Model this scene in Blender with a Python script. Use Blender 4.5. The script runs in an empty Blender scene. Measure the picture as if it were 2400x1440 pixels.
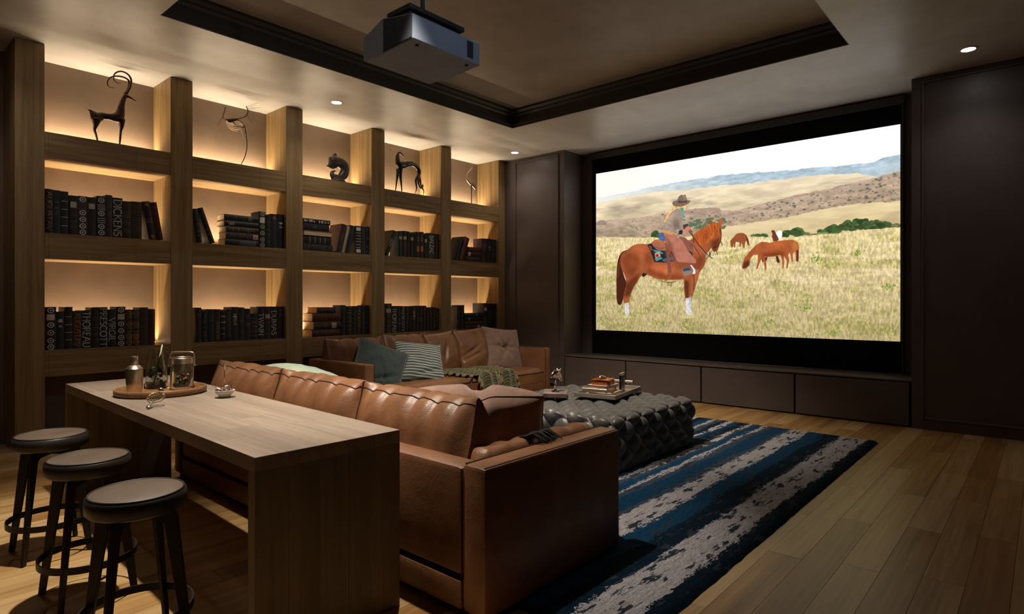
import bpy, bmesh, math, random
import numpy as np
from mathutils import Vector, Matrix, Euler, noise as mnoise

random.seed(7)
SC = bpy.context.scene
COL = SC.collection
PI = math.pi

# ---------------------------------------------------------------- camera
FPX, CXP, HYP, CAMH = 1422.0, 1200.0, 704.0, 1.25
YAW = math.atan2(2453 - CXP, FPX)
cam = bpy.data.cameras.new('camera')
cam.sensor_width = 36.0
cam.lens = 36.0 * FPX / 2400.0
cam.shift_y = -(720.0 - HYP) / 2400.0
cam.clip_start = 0.05
camo = bpy.data.objects.new('camera', cam)
COL.objects.link(camo)
camo.location = (0, 0, CAMH)
camo.rotation_euler = (PI / 2, 0, YAW - PI / 2)
SC.camera = camo
FW = np.array([math.cos(YAW), math.sin(YAW), 0]); RT = np.array([math.sin(YAW), -math.cos(YAW), 0])

# ---------------------------------------------------------------- view, world, lights
SC.view_settings.view_transform = 'Standard'
SC.view_settings.look = 'None'
SC.view_settings.exposure = 0.0
SC.view_settings.gamma = 1.0
SC.view_settings.use_curve_mapping = False
SC.cycles.max_bounces = 8
SC.cycles.diffuse_bounces = 4
SC.cycles.glossy_bounces = 3
SC.cycles.transmission_bounces = 8
SC.cycles.caustics_reflective = False
SC.cycles.caustics_refractive = False
SC.cycles.sample_clamp_indirect = 4.0

w = bpy.data.worlds.new('world'); SC.world = w; w.use_nodes = True
w.node_tree.nodes['Background'].inputs[0].default_value = (0.35, 0.32, 0.30, 1)
w.node_tree.nodes['Background'].inputs[1].default_value = 0.02

CEIL = 3.41
COOL = (1.0, 0.93, 0.84)
WARM = (1.0, 0.88, 0.72)
# downlights: x, y, z, watts, cone degrees, colour, blend, label
DOWNLIGHTS = [
    (3.70, 5.81, CEIL, 24, 130, COOL, 1.0, 'small round white downlight in the ceiling above the third bookshelf bay', None),
    (6.68, 5.83, CEIL, 18, 130, COOL, 1.0, 'small round white downlight in the ceiling corner above the right end of the bookshelf', None),
    (6.507, 0.504, CEIL, 12, 120, COOL, .9, 'round white downlight in the ceiling by the right wall panel', None),
    (1.18, 3.20, CEIL, 500, 70, WARM, .6, 'round downlight above the counter table, outside the top of the photograph', None),
    (0.73, 5.82, CEIL, 20, 130, COOL, 1.0, 'round downlight above the left end of the bookshelf, outside the photograph', None),
    (1.90, 2.36, 3.62, 330, 54, WARM, .6, 'round downlight in the ceiling tray beside the projector, outside the photograph', (2.35, 2.55, .5)),
    (2.50, 0.50, CEIL, 34, 60, (.66, .80, 1.0), .6, 'added cool fill lamp aimed at the side of the projector, outside the photograph', (2.5, 2.71, 2.8)),  # added cool spot to brighten the projector's side; no such fitting is known
    (3.45, 3.15, 3.62, 680, 76, WARM, .85, 'round downlight in the ceiling tray aimed at the tufted ottoman, outside the photograph', (4.7, 3.7, .4)),
]
LED_W = 13.0
LED_COL = (1.0, 0.80, 0.55)


def spot(x, y, z, watts, cone, colr, blend, aim=None):
    l = bpy.data.lights.new('downlight_lamp', 'SPOT')
    l.energy = watts; l.color = colr; l.spot_size = math.radians(cone); l.spot_blend = blend
    l.shadow_soft_size = 0.035
    o = bpy.data.objects.new('downlight_lamp', l); COL.objects.link(o)
    if aim: o.rotation_euler = (Vector(aim) - Vector((x, y, z))).to_track_quat('-Z', 'Y').to_euler()
    return o


def px(x, y, X=None, Y=None, Z=None):
    """point of the world seen at photo pixel (x,y) on the plane X=, Y= or Z="""
    d = FW + RT * (x - CXP) / FPX + np.array([0, 0, 1.0]) * (HYP - y) / FPX
    if Z is not None: t = (Z - CAMH) / d[2]
    elif X is not None: t = X / d[0]
    else: t = Y / d[1]
    return Vector((d[0] * t, d[1] * t, CAMH + d[2] * t))


# ---------------------------------------------------------------- materials
def lin(c):
    return tuple(((v / 255.0) / 12.92 if v / 255.0 <= 0.04045 else ((v / 255.0 + 0.055) / 1.055) ** 2.4) for v in c)


class NT:
    def __init__(self, name):
        self.m = bpy.data.materials.new(name); self.m.use_nodes = True
        self.t = self.m.node_tree; self.b = self.t.nodes['Principled BSDF']

    def n(self, typ, **kw):
        nd = self.t.nodes.new(typ)
        for k, v in kw.items():
            if k.startswith('i_'):
                key = k[2:]
                key = int(key) if key.isdigit() else key
                nd.inputs[key].default_value = v
            else:
                setattr(nd, k, v)
        return nd

    def l(self, a, b): self.t.links.new(a, b)

    def ramp(self, fac, stops):
        r = self.n('ShaderNodeValToRGB')
        e = r.color_ramp.elements
        while len(e) < len(stops): e.new(0.5)
        for i, (p, c) in enumerate(stops):
            e[i].position = p; e[i].color = (*lin(c), 1)
        self.l(fac, r.inputs[0])
        return r.outputs[0]

    def coords(self, scale=(1, 1, 1), rnd=True, kind='Object'):
        tc = self.n('ShaderNodeTexCoord')
        mp = self.n('ShaderNodeMapping'); mp.inputs['Scale'].default_value = scale
        src = tc.outputs[kind]
        if rnd:
            oi = self.n('ShaderNodeObjectInfo')
            ma = self.n('ShaderNodeVectorMath', operation='SCALE'); ma.inputs['Scale'].default_value = 1.0
            cb = self.n('ShaderNodeCombineXYZ')
            mu = self.n('ShaderNodeMath', operation='MULTIPLY'); mu.inputs[1].default_value = 37.0
            self.l(oi.outputs['Random'], mu.inputs[0])
            for i in range(3): self.l(mu.outputs[0], cb.inputs[i])
            ad = self.n('ShaderNodeVectorMath', operation='ADD')
            self.l(src, ad.inputs[0]); self.l(cb.outputs[0], ad.inputs[1]); src = ad.outputs[0]
        self.l(src, mp.inputs['Vector'])
        return mp.outputs[0]

    def noise(self, vec, scale, detail=4, rough=0.55, dist=0.0):
        nz = self.n('ShaderNodeTexNoise'); nz.inputs['Scale'].default_value = scale
        nz.inputs['Detail'].default_value = detail; nz.inputs['Roughness'].default_value = rough
        nz.inputs['Distortion'].default_value = dist
        self.l(vec, nz.inputs['Vector'])
        return nz.outputs['Fac']

    def bump(self, fac, strength, dist=0.01):
        bp = self.n('ShaderNodeBump'); bp.inputs['Strength'].default_value = strength
        bp.inputs['Distance'].default_value = dist
        self.l(fac, bp.inputs['Height']); self.l(bp.outputs[0], self.b.inputs['Normal'])
        return bp


def plain(name, c, rough=0.5, metal=0.0, var=0.12, scale=6.0, bump=0.0, bscale=80.0, spec=0.5, sheen=0.0, bdist=0.003):
    t = NT(name)
    v = t.coords()
    f = t.noise(v, scale)
    lo = tuple(max(0, x * (1 - var)) for x in c); hi = tuple(min(255, x * (1 + var)) for x in c)
    t.l(t.ramp(f, [(0.3, lo), (0.7, hi)]), t.b.inputs['Base Color'])
    t.b.inputs['Roughness'].default_value = rough; t.b.inputs['Metallic'].default_value = metal
    t.b.inputs['Specular IOR Level'].default_value = spec
    if sheen: t.b.inputs['Sheen Weight'].default_value = sheen
    if bump: t.bump(t.noise(v, bscale, 3), bump, bdist)
    return t.m


def wood(name, dark, mid, light, axis='z', rough=0.45, fine=60.0, spec=0.3, bump=0.15, rings=1.0):
    t = NT(name)
    sc = {'x': (0.35, 9, 9), 'y': (9, 0.35, 9), 'z': (9, 9, 0.35)}[axis]
    v = t.coords(sc)
    a = t.noise(v, 1.1 * rings, 3, 0.5, 1.6)
    b = t.noise(v, fine / 9.0, 5, 0.65, 0.3)
    mx = t.n('ShaderNodeMix', data_type='FLOAT'); mx.inputs[0].default_value = 0.42
    t.l(a, mx.inputs[2]); t.l(b, mx.inputs[3])
    t.l(t.ramp(mx.outputs[0], [(0.30, dark), (0.5, mid), (0.70, light)]), t.b.inputs['Base Color'])
    t.b.inputs['Roughness'].default_value = rough
    t.b.inputs['Specular IOR Level'].default_value = spec
    t.bump(b, bump, 0.004)
    return t.m


def emit(name, c, s):
    t = NT(name)
    t.b.inputs['Base Color'].default_value = (0, 0, 0, 1)
    t.b.inputs['Emission Color'].default_value = (*c, 1)
    t.b.inputs['Emission Strength'].default_value = s
    return t.m


def glass(name, c=(235, 240, 238), rough=0.02):
    t = NT(name)
    t.b.inputs['Base Color'].default_value = (*lin(c), 1)
    t.b.inputs['Transmission Weight'].default_value = 1.0
    t.b.inputs['Roughness'].default_value = rough
    t.b.inputs['IOR'].default_value = 1.45
    return t.m


M = {}
M['oak_up'] = wood('oak_upright', (104, 82, 52), (138, 112, 74), (164, 138, 97), 'z')
M['oak_beam'] = wood('oak_beam', (98, 76, 48), (132, 106, 70), (160, 134, 94), 'x', rings=1.4)
M['wall_gold'] = plain('shelf_back_plaster', (116, 97, 80), 0.55, var=0.08, scale=2.2, bump=0.05, bscale=9)
M['wall_dark'] = plain('dark_panel_paint', (88, 78, 76), 0.45, var=0.04, scale=3)
M['ceil'] = plain('ceiling_plaster', (206, 202, 197), 0.36, var=0.05, scale=3.0, bump=0.12, bscale=5.0, bdist=0.02, spec=0.4)
M['tray'] = plain('tray_ceiling_plaster', (160, 150, 140), 0.5, var=0.05, scale=3.0, bump=0.08, bscale=5.0, bdist=0.02)
M['trim_dark'] = plain('dark_crown_paint', (54, 52, 51), 0.45, var=0.04)
M['black'] = plain('black_matte', (14, 14, 14), 0.7, var=0.05)
M['velvet'] = plain('black_screen_cloth', (7, 7, 8), 0.85, var=0.05, spec=0.2)
M['steel_dark'] = plain('dark_bronze_steel', (34, 30, 26), 0.5, 0.6, var=0.15, scale=12)
M['steel'] = plain('brushed_steel', (200, 186, 168), 0.3, 1.0, var=0.06, scale=30)
M['chrome'] = plain('polished_silver', (225, 215, 200), 0.12, 1.0, var=0.03)
M['brass'] = plain('aged_brass', (150, 118, 72), 0.3, 1.0, var=0.1)
M['paper'] = plain('page_paper', (214, 186, 146), 0.8, var=0.08, scale=50)
M['glass'] = glass('clear_glass')
M['downlight'] = emit('downlight_glow', (1.0, 0.97, 0.94), 30.0)
M['led'] = emit('warm_strip_glow', (1.0, 0.74, 0.45), 10.0)


# ---------------------------------------------------------------- object helpers
def props(o, label=None, cat=None, group=None, kind=None):
    if label: o['label'] = label
    if cat: o['category'] = cat
    if group: o['group'] = group
    if kind: o['kind'] = kind
    return o


def root(name, loc, label, cat, group=None):
    o = bpy.data.objects.new(name, None); COL.objects.link(o)
    o.location = loc; o.empty_display_size = 0.1
    return props(o, label, cat, group)


def origin_of(p):
    v = Vector((0, 0, 0))
    while p is not None:
        v += p.location; p = p.parent
    return v


def obj(name, bm, mat, parent=None, smooth=False, kind=None, label=None, auto=None, flip=True):
    if flip: bmesh.ops.recalc_face_normals(bm, faces=bm.faces[:])
    off = origin_of(parent)
    if off.length > 0: bmesh.ops.translate(bm, verts=bm.verts[:], vec=-off)
    me = bpy.data.meshes.new(name); bm.to_mesh(me); bm.free()
    for mm in (mat if isinstance(mat, (list, tuple)) else [mat]): me.materials.append(mm)
    if smooth:
        me.polygons.foreach_set('use_smooth', [True] * len(me.polygons))
        if auto: me.set_sharp_from_angle(angle=math.radians(auto))
    o = bpy.data.objects.new(name, me); COL.objects.link(o)
    if parent is not None: o.parent = parent
    if kind: o['kind'] = kind
    if label: o['label'] = label
    return o


def struct(name, bm, mat, parent=None, **kw):
    return obj(name, bm, mat, parent, kind='structure' if parent is None else None, **kw)


def copy_tree(o, parent=None):
    c = o.copy(); COL.objects.link(c); c.parent = parent
    for ch in list(o.children): copy_tree(ch, c)
    return c


def nb(): return bmesh.new()


def box(bm, a, b, r=0.0, seg=2, mi=0):
    """axis box from corner a to corner b, optional bevel radius"""
    lo = [min(a[i], b[i]) for i in range(3)]; hi = [max(a[i], b[i]) for i in range(3)]
    ret = bmesh.ops.create_cube(bm, size=1.0)
    vs = ret['verts']
    for v in vs:
        for i in range(3): v.co[i] = lo[i] if v.co[i] < 0 else hi[i]
    fs = list({f for v in vs for f in v.link_faces})
    if r > 0:
        es = list({e for v in vs for e in v.link_edges})
        rb = bmesh.ops.bevel(bm, geom=es, offset=r, segments=seg, affect='EDGES', profile=0.5)
        fs = rb['faces'] + [f for f in fs if f.is_valid]
    for f in fs:
        if f.is_valid: f.material_index = mi
    return fs


def boxm(bm, size, mtx, r=0.0, seg=2, mi=0):
    """box centred on the origin of mtx"""
    t = nb(); h = Vector(size) / 2
    box(t, -h, h, r, seg, mi)
    merge(bm, t, mtx)


def merge(bm, t, mtx=None):
    if mtx is not None: bmesh.ops.transform(t, matrix=mtx, verts=t.verts[:])
    me = bpy.data.meshes.new('tmp'); t.to_mesh(me); t.free()
    bm.from_mesh(me); bpy.data.meshes.remove(me)


def catmull(pts, k=6):
    P = [np.array(p, float) for p in pts]
    if len(P) < 3: 
        return [P[0] + (P[1] - P[0]) * i / k for i in range(k + 1)]
    out = []
    for i in range(len(P) - 1):
        p0 = P[i - 1] if i > 0 else 2 * P[0] - P[1]
        p1, p2 = P[i], P[i + 1]
        p3 = P[i + 2] if i + 2 < len(P) else 2 * P[-1] - P[-2]
        for j in range(k):
            t = j / k
            out.append(0.5 * ((2 * p1) + (-p0 + p2) * t + (2 * p0 - 5 * p1 + 4 * p2 - p3) * t * t + (-p0 + 3 * p1 - 3 * p2 + p3) * t ** 3))
    out.append(P[-1])
    return out


def tube(bm, pts, r, n=8, k=0, mi=0, cap=True, squash=1.0, sq_axis=None):
    """tapering tube; r number or list of radii per point; k>0 smooths with k steps per span"""
    if not isinstance(r, (list, tuple)): r = [r] * len(pts)
    if k:
        q = catmull([(*p, rr) for p, rr in zip(pts, r)], k)
        pts = [Vector(a[:3]) for a in q]; r = [max(1e-4, float(a[3])) for a in q]
    else:
        pts = [Vector(p) for p in pts]
    rings = []
    T0 = (pts[1] - pts[0]).normalized()
    up = Vector((0, 0, 1)) if abs(T0.z) < 0.9 else Vector((0, 1, 0))
    N = (up - T0 * up.dot(T0)).normalized()
    for i, p in enumerate(pts):
        if i == 0: T = T0
        elif i == len(pts) - 1: T = (pts[-1] - pts[-2]).normalized()
        else: T = ((pts[i + 1] - p).normalized() + (p - pts[i - 1]).normalized()).normalized()
        N = (N - T * N.dot(T)).normalized(); B = T.cross(N)
        ring = []
        for j in range(n):
            a = 2 * PI * j / n
            d = N * math.cos(a) + B * math.sin(a)
            off = d * r[i]
            if sq_axis is not None: off -= sq_axis * off.dot(sq_axis) * (1 - squash)
            ring.append(bm.verts.new(p + off))
        rings.append(ring)
    for i in range(len(rings) - 1):
        for j in range(n):
            f = bm.faces.new((rings[i][j], rings[i][(j + 1) % n], rings[i + 1][(j + 1) % n], rings[i + 1][j])); f.material_index = mi
    if cap:
        for ring in (rings[0], rings[-1]):
            f = bm.faces.new(ring); f.material_index = mi


def lathe(bm, prof, c=(0, 0, 0), n=24, mi=0, closed=False):
    """revolve (r,z) profile around z at c"""
    c = Vector(c); rings = []
    for (r, z) in prof:
        if r <= 1e-5: rings.append([bm.verts.new(c + Vector((0, 0, z)))])
        else: rings.append([bm.verts.new(c + Vector((r * math.cos(2 * PI * j / n), r * math.sin(2 * PI * j / n), z))) for j in range(n)])
    idx = list(range(len(rings))) + ([0] if closed else [])
    for a, b in zip(idx[:-1], idx[1:]):
        A, B = rings[a], rings[b]
        for j in range(n):
            q = [A[j % len(A)], A[(j + 1) % len(A)], B[(j + 1) % len(B)], B[j % len(B)]]
            u = []
            for v in q:
                if v not in u: u.append(v)
            if len(u) >= 3:
                try: bm.faces.new(u).material_index = mi
                except ValueError: pass


def prism(bm, poly, ax, a, b, mi=0):
    """polygon in the plane across axis ax ('x','y','z'), extruded from a to b"""
    def P(u, v, t): return {'x': (t, u, v), 'y': (u, t, v), 'z': (u, v, t)}[ax]
    A = [bm.verts.new(P(u, v, a)) for u, v in poly]; B = [bm.verts.new(P(u, v, b)) for u, v in poly]
    n = len(poly)
    for f in (A, B[::-1]): bm.faces.new(f).material_index = mi
    for i in range(n): bm.faces.new((A[i], B[i], B[(i + 1) % n], A[(i + 1) % n])).material_index = mi


def grid(bm, nu, nv, fn, mi=0, wrap_u=False):
    V = [[bm.verts.new(fn(i / nu, j / nv)) for j in range(nv + 1)] for i in range(nu + (0 if wrap_u else 1))]
    for i in range(nu):
        i2 = (i + 1) % len(V)
        for j in range(nv):
            bm.faces.new((V[i][j], V[i2][j], V[i2][j + 1], V[i][j + 1])).material_index = mi
    return V


def remesh(bm, voxel, smooth=2):
    """fuse overlapping shapes into one continuous surface"""
    me = bpy.data.meshes.new('tmp'); bmesh.ops.recalc_face_normals(bm, faces=bm.faces[:]); bm.to_mesh(me); bm.free()
    o = bpy.data.objects.new('tmp', me); COL.objects.link(o)
    m = o.modifiers.new('r', 'REMESH'); m.mode = 'VOXEL'; m.voxel_size = voxel
    if smooth:
        s = o.modifiers.new('s', 'SMOOTH'); s.iterations = smooth; s.factor = 0.5
    dg = bpy.context.evaluated_depsgraph_get()
    me2 = bpy.data.meshes.new_from_object(o.evaluated_get(dg))
    out = nb(); out.from_mesh(me2)
    bpy.data.objects.remove(o); bpy.data.meshes.remove(me2)
    return out


def nz(x, y, z=0.0): return mnoise.noise(Vector((x, y, z)))
# ================================================================ ROOM
YB, YS = 6.80, 6.335          # back wall, bookshelf front plane
XW, XN = 7.03, 7.50           # screen wall face, niche back
NY0, NY1 = 0.99, 5.198        # niche ends
X0, Y0R = -1.3, -1.0          # wall behind the camera, wall on the right

# floor: sub floor + planks
PW, PL = 0.1545, 1.42
plank_mats = []
for k, (d, m_, l_) in enumerate([((128, 92, 52), (172, 134, 84), (202, 168, 116)), ((146, 112, 68), (186, 152, 104), (210, 180, 134)),
                                 ((116, 80, 44), (158, 116, 68), (186, 146, 94))]):
    plank_mats.append(wood('floor_board_%s' % 'abc'[k], d, m_, l_, 'x', rough=0.36, spec=0.45, bump=0.06, rings=0.8))
bm = nb(); box(bm, (X0, Y0R, -0.1), (XN, YB, -0.012)); floor = struct('floor', bm, plain('subfloor', (40, 30, 20), 0.8))
plank_me = []
for k in range(3):
    b = nb(); box(b, (-PL / 2 + .0008, -PW / 2 + .0008, -0.012), (PL / 2 - .0008, PW / 2 - .0008, 0.0))
    bmesh.ops.recalc_face_normals(b, faces=b.faces[:])
    me = bpy.data.meshes.new('plank'); b.to_mesh(me); b.free(); me.materials.append(plank_mats[k]); plank_me.append(me)
rest = nb()
row = 0; yy = 0.576 - 4 * PW - PW * 0
y = 0.5755 - PW / 2 - 10 * PW
while y < YB - 0.02:
    off = (row * 0.53) % 1.0 * PL
    x = X0 - off
    while x < XN:
        lo, hi = max(x, X0), min(x + PL, XN)
        vis = (-0.02 < y < YS + 0.3) and (x + PL > 0.1) and (x < XW + .02)
        full = x >= X0 and x + PL <= XN
        if vis and full and y > 0.0:
            o = bpy.data.objects.new('plank', random.choice(plank_me)); COL.objects.link(o)
            o.location = (x + PL / 2, y, random.uniform(-0.0004, 0.0004)); o.parent = floor
            if random.random() < .5: o.rotation_euler.z = PI
        elif hi - lo > 0.05:
            if vis and y > 0:
                b = nb(); box(b, (lo + .0008, y - PW / 2 + .0008, -0.012), (hi - .0008, y + PW / 2 - .0008, 0))
                obj('plank', b, random.choice(plank_mats), floor)
            else:
                box(rest, (lo + .0008, max(Y0R, y - PW / 2) + .0008, -0.012), (hi - .0008, min(YB, y + PW / 2) - .0008, 0))
        x += PL
    y += PW; row += 1
o = obj('plank', rest, plank_mats[0], floor); o['kind'] = 'stuff'

# walls
bm = nb(); box(bm, (X0, YB, 0), (XN, YB + .1, 3.7)); struct('wall_left', bm, M['wall_gold'])
bm = nb(); box(bm, (X0 - .1, Y0R, 0), (X0, YB, 3.7)); struct('wall_back', bm, plain('rear_wall_paint', (82, 76, 70), .6, var=.05))
bm = nb(); box(bm, (X0, Y0R - .1, 0), (XN + .1, Y0R, 3.7)); struct('wall_right', bm, M['trim_dark'])
bm = nb()
box(bm, (XN, NY0 - .1, 0), (XN + .1, NY1 + .1, 3.7))
box(bm, (XW, NY1, 0), (XN, YB, CEIL)); box(bm, (XW, Y0R, 0), (XN, NY0, CEIL))
wall_screen = struct('wall_screen', bm, M['wall_dark'])


def frame_moulding(y0, y1, z0, z1):
    wdt = 0.022
    for a, b in (((y0, z0), (y0 + wdt, z1)), ((y1 - wdt, z0), (y1, z1)), ((y0 + wdt, z0), (y1 - wdt, z0 + wdt)), ((y0 + wdt, z1 - wdt), (y1 - wdt, z1))):
        b_ = nb(); box(b_, (XW - 0.016, a[0], a[1]), (XW + .001, b[0], b[1]), 0.006, 2)
        obj('panel_moulding', b_, M['wall_dark'], wall_screen)


frame_moulding(5.29, 6.129, 0.10, 3.365)
frame_moulding(-0.85, 0.908, 0.10, 3.365)
# thin trim board down the left of the niche and the ledge above the cabinets
bm = nb(); box(bm, (XW + 0.004, NY0 + .002, 0.448), (XN - .001, NY1 - .002, 0.466), 0.003, 1); struct('trim_1', bm, M['wall_dark'])

# ceiling: soffit ring, raised tray, crown
TX0, TX1, TY0, TY1, TZ = 1.685, 5.73, 1.25, 5.04, 3.625
bm = nb()
box(bm, (X0, TY1, CEIL), (XN, YB, 3.72)); box(bm, (X0, Y0R, CEIL), (XN, TY0, 3.72))
box(bm, (X0, TY0, CEIL), (TX0, TY1, 3.72)); box(bm, (TX1, TY0, CEIL), (XN, TY1, 3.72))
ceiling = struct('ceiling', bm, M['ceil'])
bm = nb(); box(bm, (TX0 - .01, TY0 - .01, TZ), (TX1 + .01, TY1 + .01, 3.73)); obj('tray_panel', bm, M['tray'], ceiling)


def crown(ya, yb, xa, xb, side):
    """stepped crown along one side of the tray"""
    b = nb()
    prof = [(0, CEIL + .004), (0.008, CEIL + .004), (0.008, CEIL + .03), (0.016, CEIL + .034), (0.016, CEIL + .13), (0.034, CEIL + .15),
            (0.034, CEIL + .168), (0.062, CEIL + .19), (0.062, TZ), (0, TZ)]
    if side in 'LR':
        pts = [((TY1 - d) if side == 'L' else (TY0 + d), z) for d, z in prof]
        prism(b, pts, 'x', xa, xb)
    else:
        pts = [((TX1 - d) if side == 'F' else (TX0 + d), z) for d, z in prof]
        prism(b, pts, 'y', ya, yb)
    return b


for i, s in enumerate('LRFB'):
    struct('trim_%d' % (i + 2), crown(TY0, TY1, TX0, TX1, s), M['trim_dark'])

# downlights
for (x, y_, z, wt, cone, colr, bl, lab, aim) in DOWNLIGHTS:
    r = root('downlight', (x, y_, z), lab, 'ceiling light', 'recessed downlights')
    b = nb(); lathe(b, [(0.052, 0.0), (0.052, -0.006), (0.060, -0.004), (0.072, -0.002), (0.072, 0.0)], (x, y_, z), 28); obj('trim_ring', b, M['ceil'], r, smooth=True, auto=40)
    b = nb(); lathe(b, [(0, -0.004), (0.03, -0.0042), (0.052, -0.003)], (x, y_, z), 28); obj('lens', b, M['downlight'], r)
    s = spot(x, y_, z, wt, cone, colr, bl, aim); s.parent = r; s.location = (0, 0, -0.02)

# ================================================================ BOOKSHELF
UP = [(1.034, 1.233), (2.213, 2.414), (3.396, 3.597), (4.532, 4.733), (5.693, 5.886), (6.876, XW - .004)]
BEAMS = [(2.455, 2.675), (1.600, 1.821), (0.600, 0.824)]
shelf = root('bookshelf', (4.0, 6.57, 0), 'tall oak bookshelf of five lit bays across the left wall', 'bookshelf')
for a, b_ in UP:
    b = nb(); box(b, (a, YS, 0), (b_, YB - .001, CEIL - 0.002), 0.003, 1); obj('upright', b, M['oak_up'], shelf)
for (z0, z1) in BEAMS:
    for i in range(5):
        xa, xb = UP[i][1] + .001, UP[i + 1][0] - .001
        b = nb(); 
        cuts = [xa, xa + .028, xa + 0.70 * (xb - xa), xb]
        for c0, c1 in zip(cuts[:-1], cuts[1:]):
            box(b, (c0 + .0004, YS + .004, z0), (c1 - .0004, YB - .001, z1), 0.0012, 1)
        obj('shelf_beam', b, M['oak_beam'], shelf)
ROWN = ['top', 'middle', 'bottom']; BAYN = ['leftmost', 'second', 'third', 'fourth', 'rightmost']
for ri, (z0, z1) in enumerate(BEAMS):
    for i in range(5):
        xa, xb = UP[i][1] + .01, UP[i + 1][0] - .01
        b = nb(); box(b, (xa, 6.692, z1), (xb, 6.746, z1 + .006)); box(b, (xa + .004, 6.698, z1 + .006), (xb - .004, 6.740, z1 + .010), mi=1)
        strip = obj('light_strip', b, [M['steel'], M['led']], shelf)
        l = bpy.data.lights.new('strip_lamp', 'AREA'); l.shape = 'RECTANGLE'; l.size = xb - xa - .02; l.size_y = 0.03
        l.energy = LED_W * (.8 if ri == 0 else 1.0); l.color = LED_COL; l.spread = math.radians(168 if ri == 0 else 125)
        lo = bpy.data.objects.new('strip_lamp', l); COL.objects.link(lo); lo.parent = shelf
        lo.location = Vector(((xa + xb) / 2, 6.715, z1 + .014)) - shelf.location; lo.rotation_euler = (PI, 0, 0)

# ================================================================ CABINETS AND SCREEN
CY = [NY0 + .012, 2.070, 3.142, 4.189, NY1 - .008]
CN = ['rightmost dark cabinet below the projection screen, beside the tall right wall panel', 'dark cabinet below the screen, second from the right, near the rug',
      'dark cabinet below the screen, second from the left, behind the ottoman tray', 'leftmost dark cabinet below the screen, behind the silver horse head']
for i in range(4):
    ya, yb = CY[i], CY[i + 1]
    r = root('cabinet', (XW + .2, (ya + yb) / 2, 0), CN[i], 'cabinet', 'low cabinets below the screen')
    b = nb(); box(b, (XW + .03, ya + .001, 0.0), (XN - .002, yb - .001, 0.446)); obj('body', b, M['black'], r)
    b = nb(); box(b, (XW, ya + .010, 0.016), (XW + .028, yb - .010, 0.436), 0.003, 1); obj('door', b, M['wall_dark'], r)

XS = 7.46
r = root('projection_screen', (XS, 3.06, 0.47), 'huge black framed projection screen showing a rider and horses on a prairie', 'screen')
c1 = px(1388, 700, X=XS); c2 = px(2116, 700, X=XS)
zt = px(1397, 374, X=XS).z; zb = px(1397, 828, X=XS).z
b = nb(); box(b, (XS, c2.y, zb), (XS + .02, c1.y, zt)); obj('screen_cloth', b, M['velvet'], r)
b = nb(); box(b, (XS - .03, c2.y - .02, zt - .005), (XN - .002, c1.y + .02, CEIL - .02), 0.004, 1); obj('roller_case', b, M['trim_dark'], r)
b = nb(); box(b, (XS - .025, c2.y - .025, zb - .022), (XS + .03, c1.y + .025, zb), 0.006, 2); obj('bottom_bar', b, plain('dark_aluminium', (95, 95, 98), .35, .8), r)
for yv, nme in ((c1.y, 1), (c2.y, 0)):
    b = nb(); box(b, (XS - .012, yv - .008, zb), (XS + .01, yv + .008, zt), 0.002, 1); obj('side_rail', b, M['trim_dark'], r)
screen_root = r
IMG = dict(y1=px(1397.2, 600, X=XS).y, y0=px(2110.2, 600, X=XS).y, z1=(px(1397.2, 407.5, X=XS).z + px(2110.2, 291.8, X=XS).z) / 2, z0=(px(1397.2, 773.3, X=XS).z + px(2110, 801.6, X=XS).z) / 2)
# ================================================================ THE PROJECTED PICTURE (drawn in numpy, shown as a flat glowing picture on the cloth)
PWD, PHT = 1320, 796


def to_img(x, y):
    p = px(x, y, X=XS)
    return ((IMG['y1'] - p.y) / (IMG['y1'] - IMG['y0']) * PWD, (IMG['z1'] - p.z) / (IMG['z1'] - IMG['z0']) * PHT)


def A3(pts): return [to_img(1420 + x / 4.114, 420 + y / 4.114) for x, y in pts]   # closer tracing
def A2(pts): return [to_img(1380 + x / 2.618, 270 + y / 2.618) for x, y in pts]   # whole picture tracing


rs = np.random.RandomState(3)


def vnoise(w_, h_, sx, sy, seed):
    r_ = np.random.RandomState(seed)
    gx, gy = int(w_ / sx) + 3, int(h_ / sy) + 3
    g = r_.rand(gy, gx)
    X = np.arange(w_) / sx; Y = np.arange(h_) / sy
    xi = X.astype(int); yi = Y.astype(int); fx = X - xi; fy = Y - yi
    fx = fx * fx * (3 - 2 * fx); fy = fy * fy * (3 - 2 * fy)
    a = g[yi][:, xi]; b_ = g[yi][:, xi + 1]; c = g[yi + 1][:, xi]; d = g[yi + 1][:, xi + 1]
    top = a + (b_ - a) * fx; bot = c + (d - c) * fx
    return top + (bot - top) * fy[:, None]


def fbm(sx, sy, seed, o=4):
    s = 0; a = 1; t = 0
    for k in range(o):
        s = s + a * vnoise(PWD, PHT, max(1.3, sx / 2 ** k), max(1.3, sy / 2 ** k), seed + k * 11); t += a; a *= .55
    return s / t


IMGA = np.zeros((PHT, PWD, 3))
YY, XX = np.mgrid[0:PHT, 0:PWD].astype(float)


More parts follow.
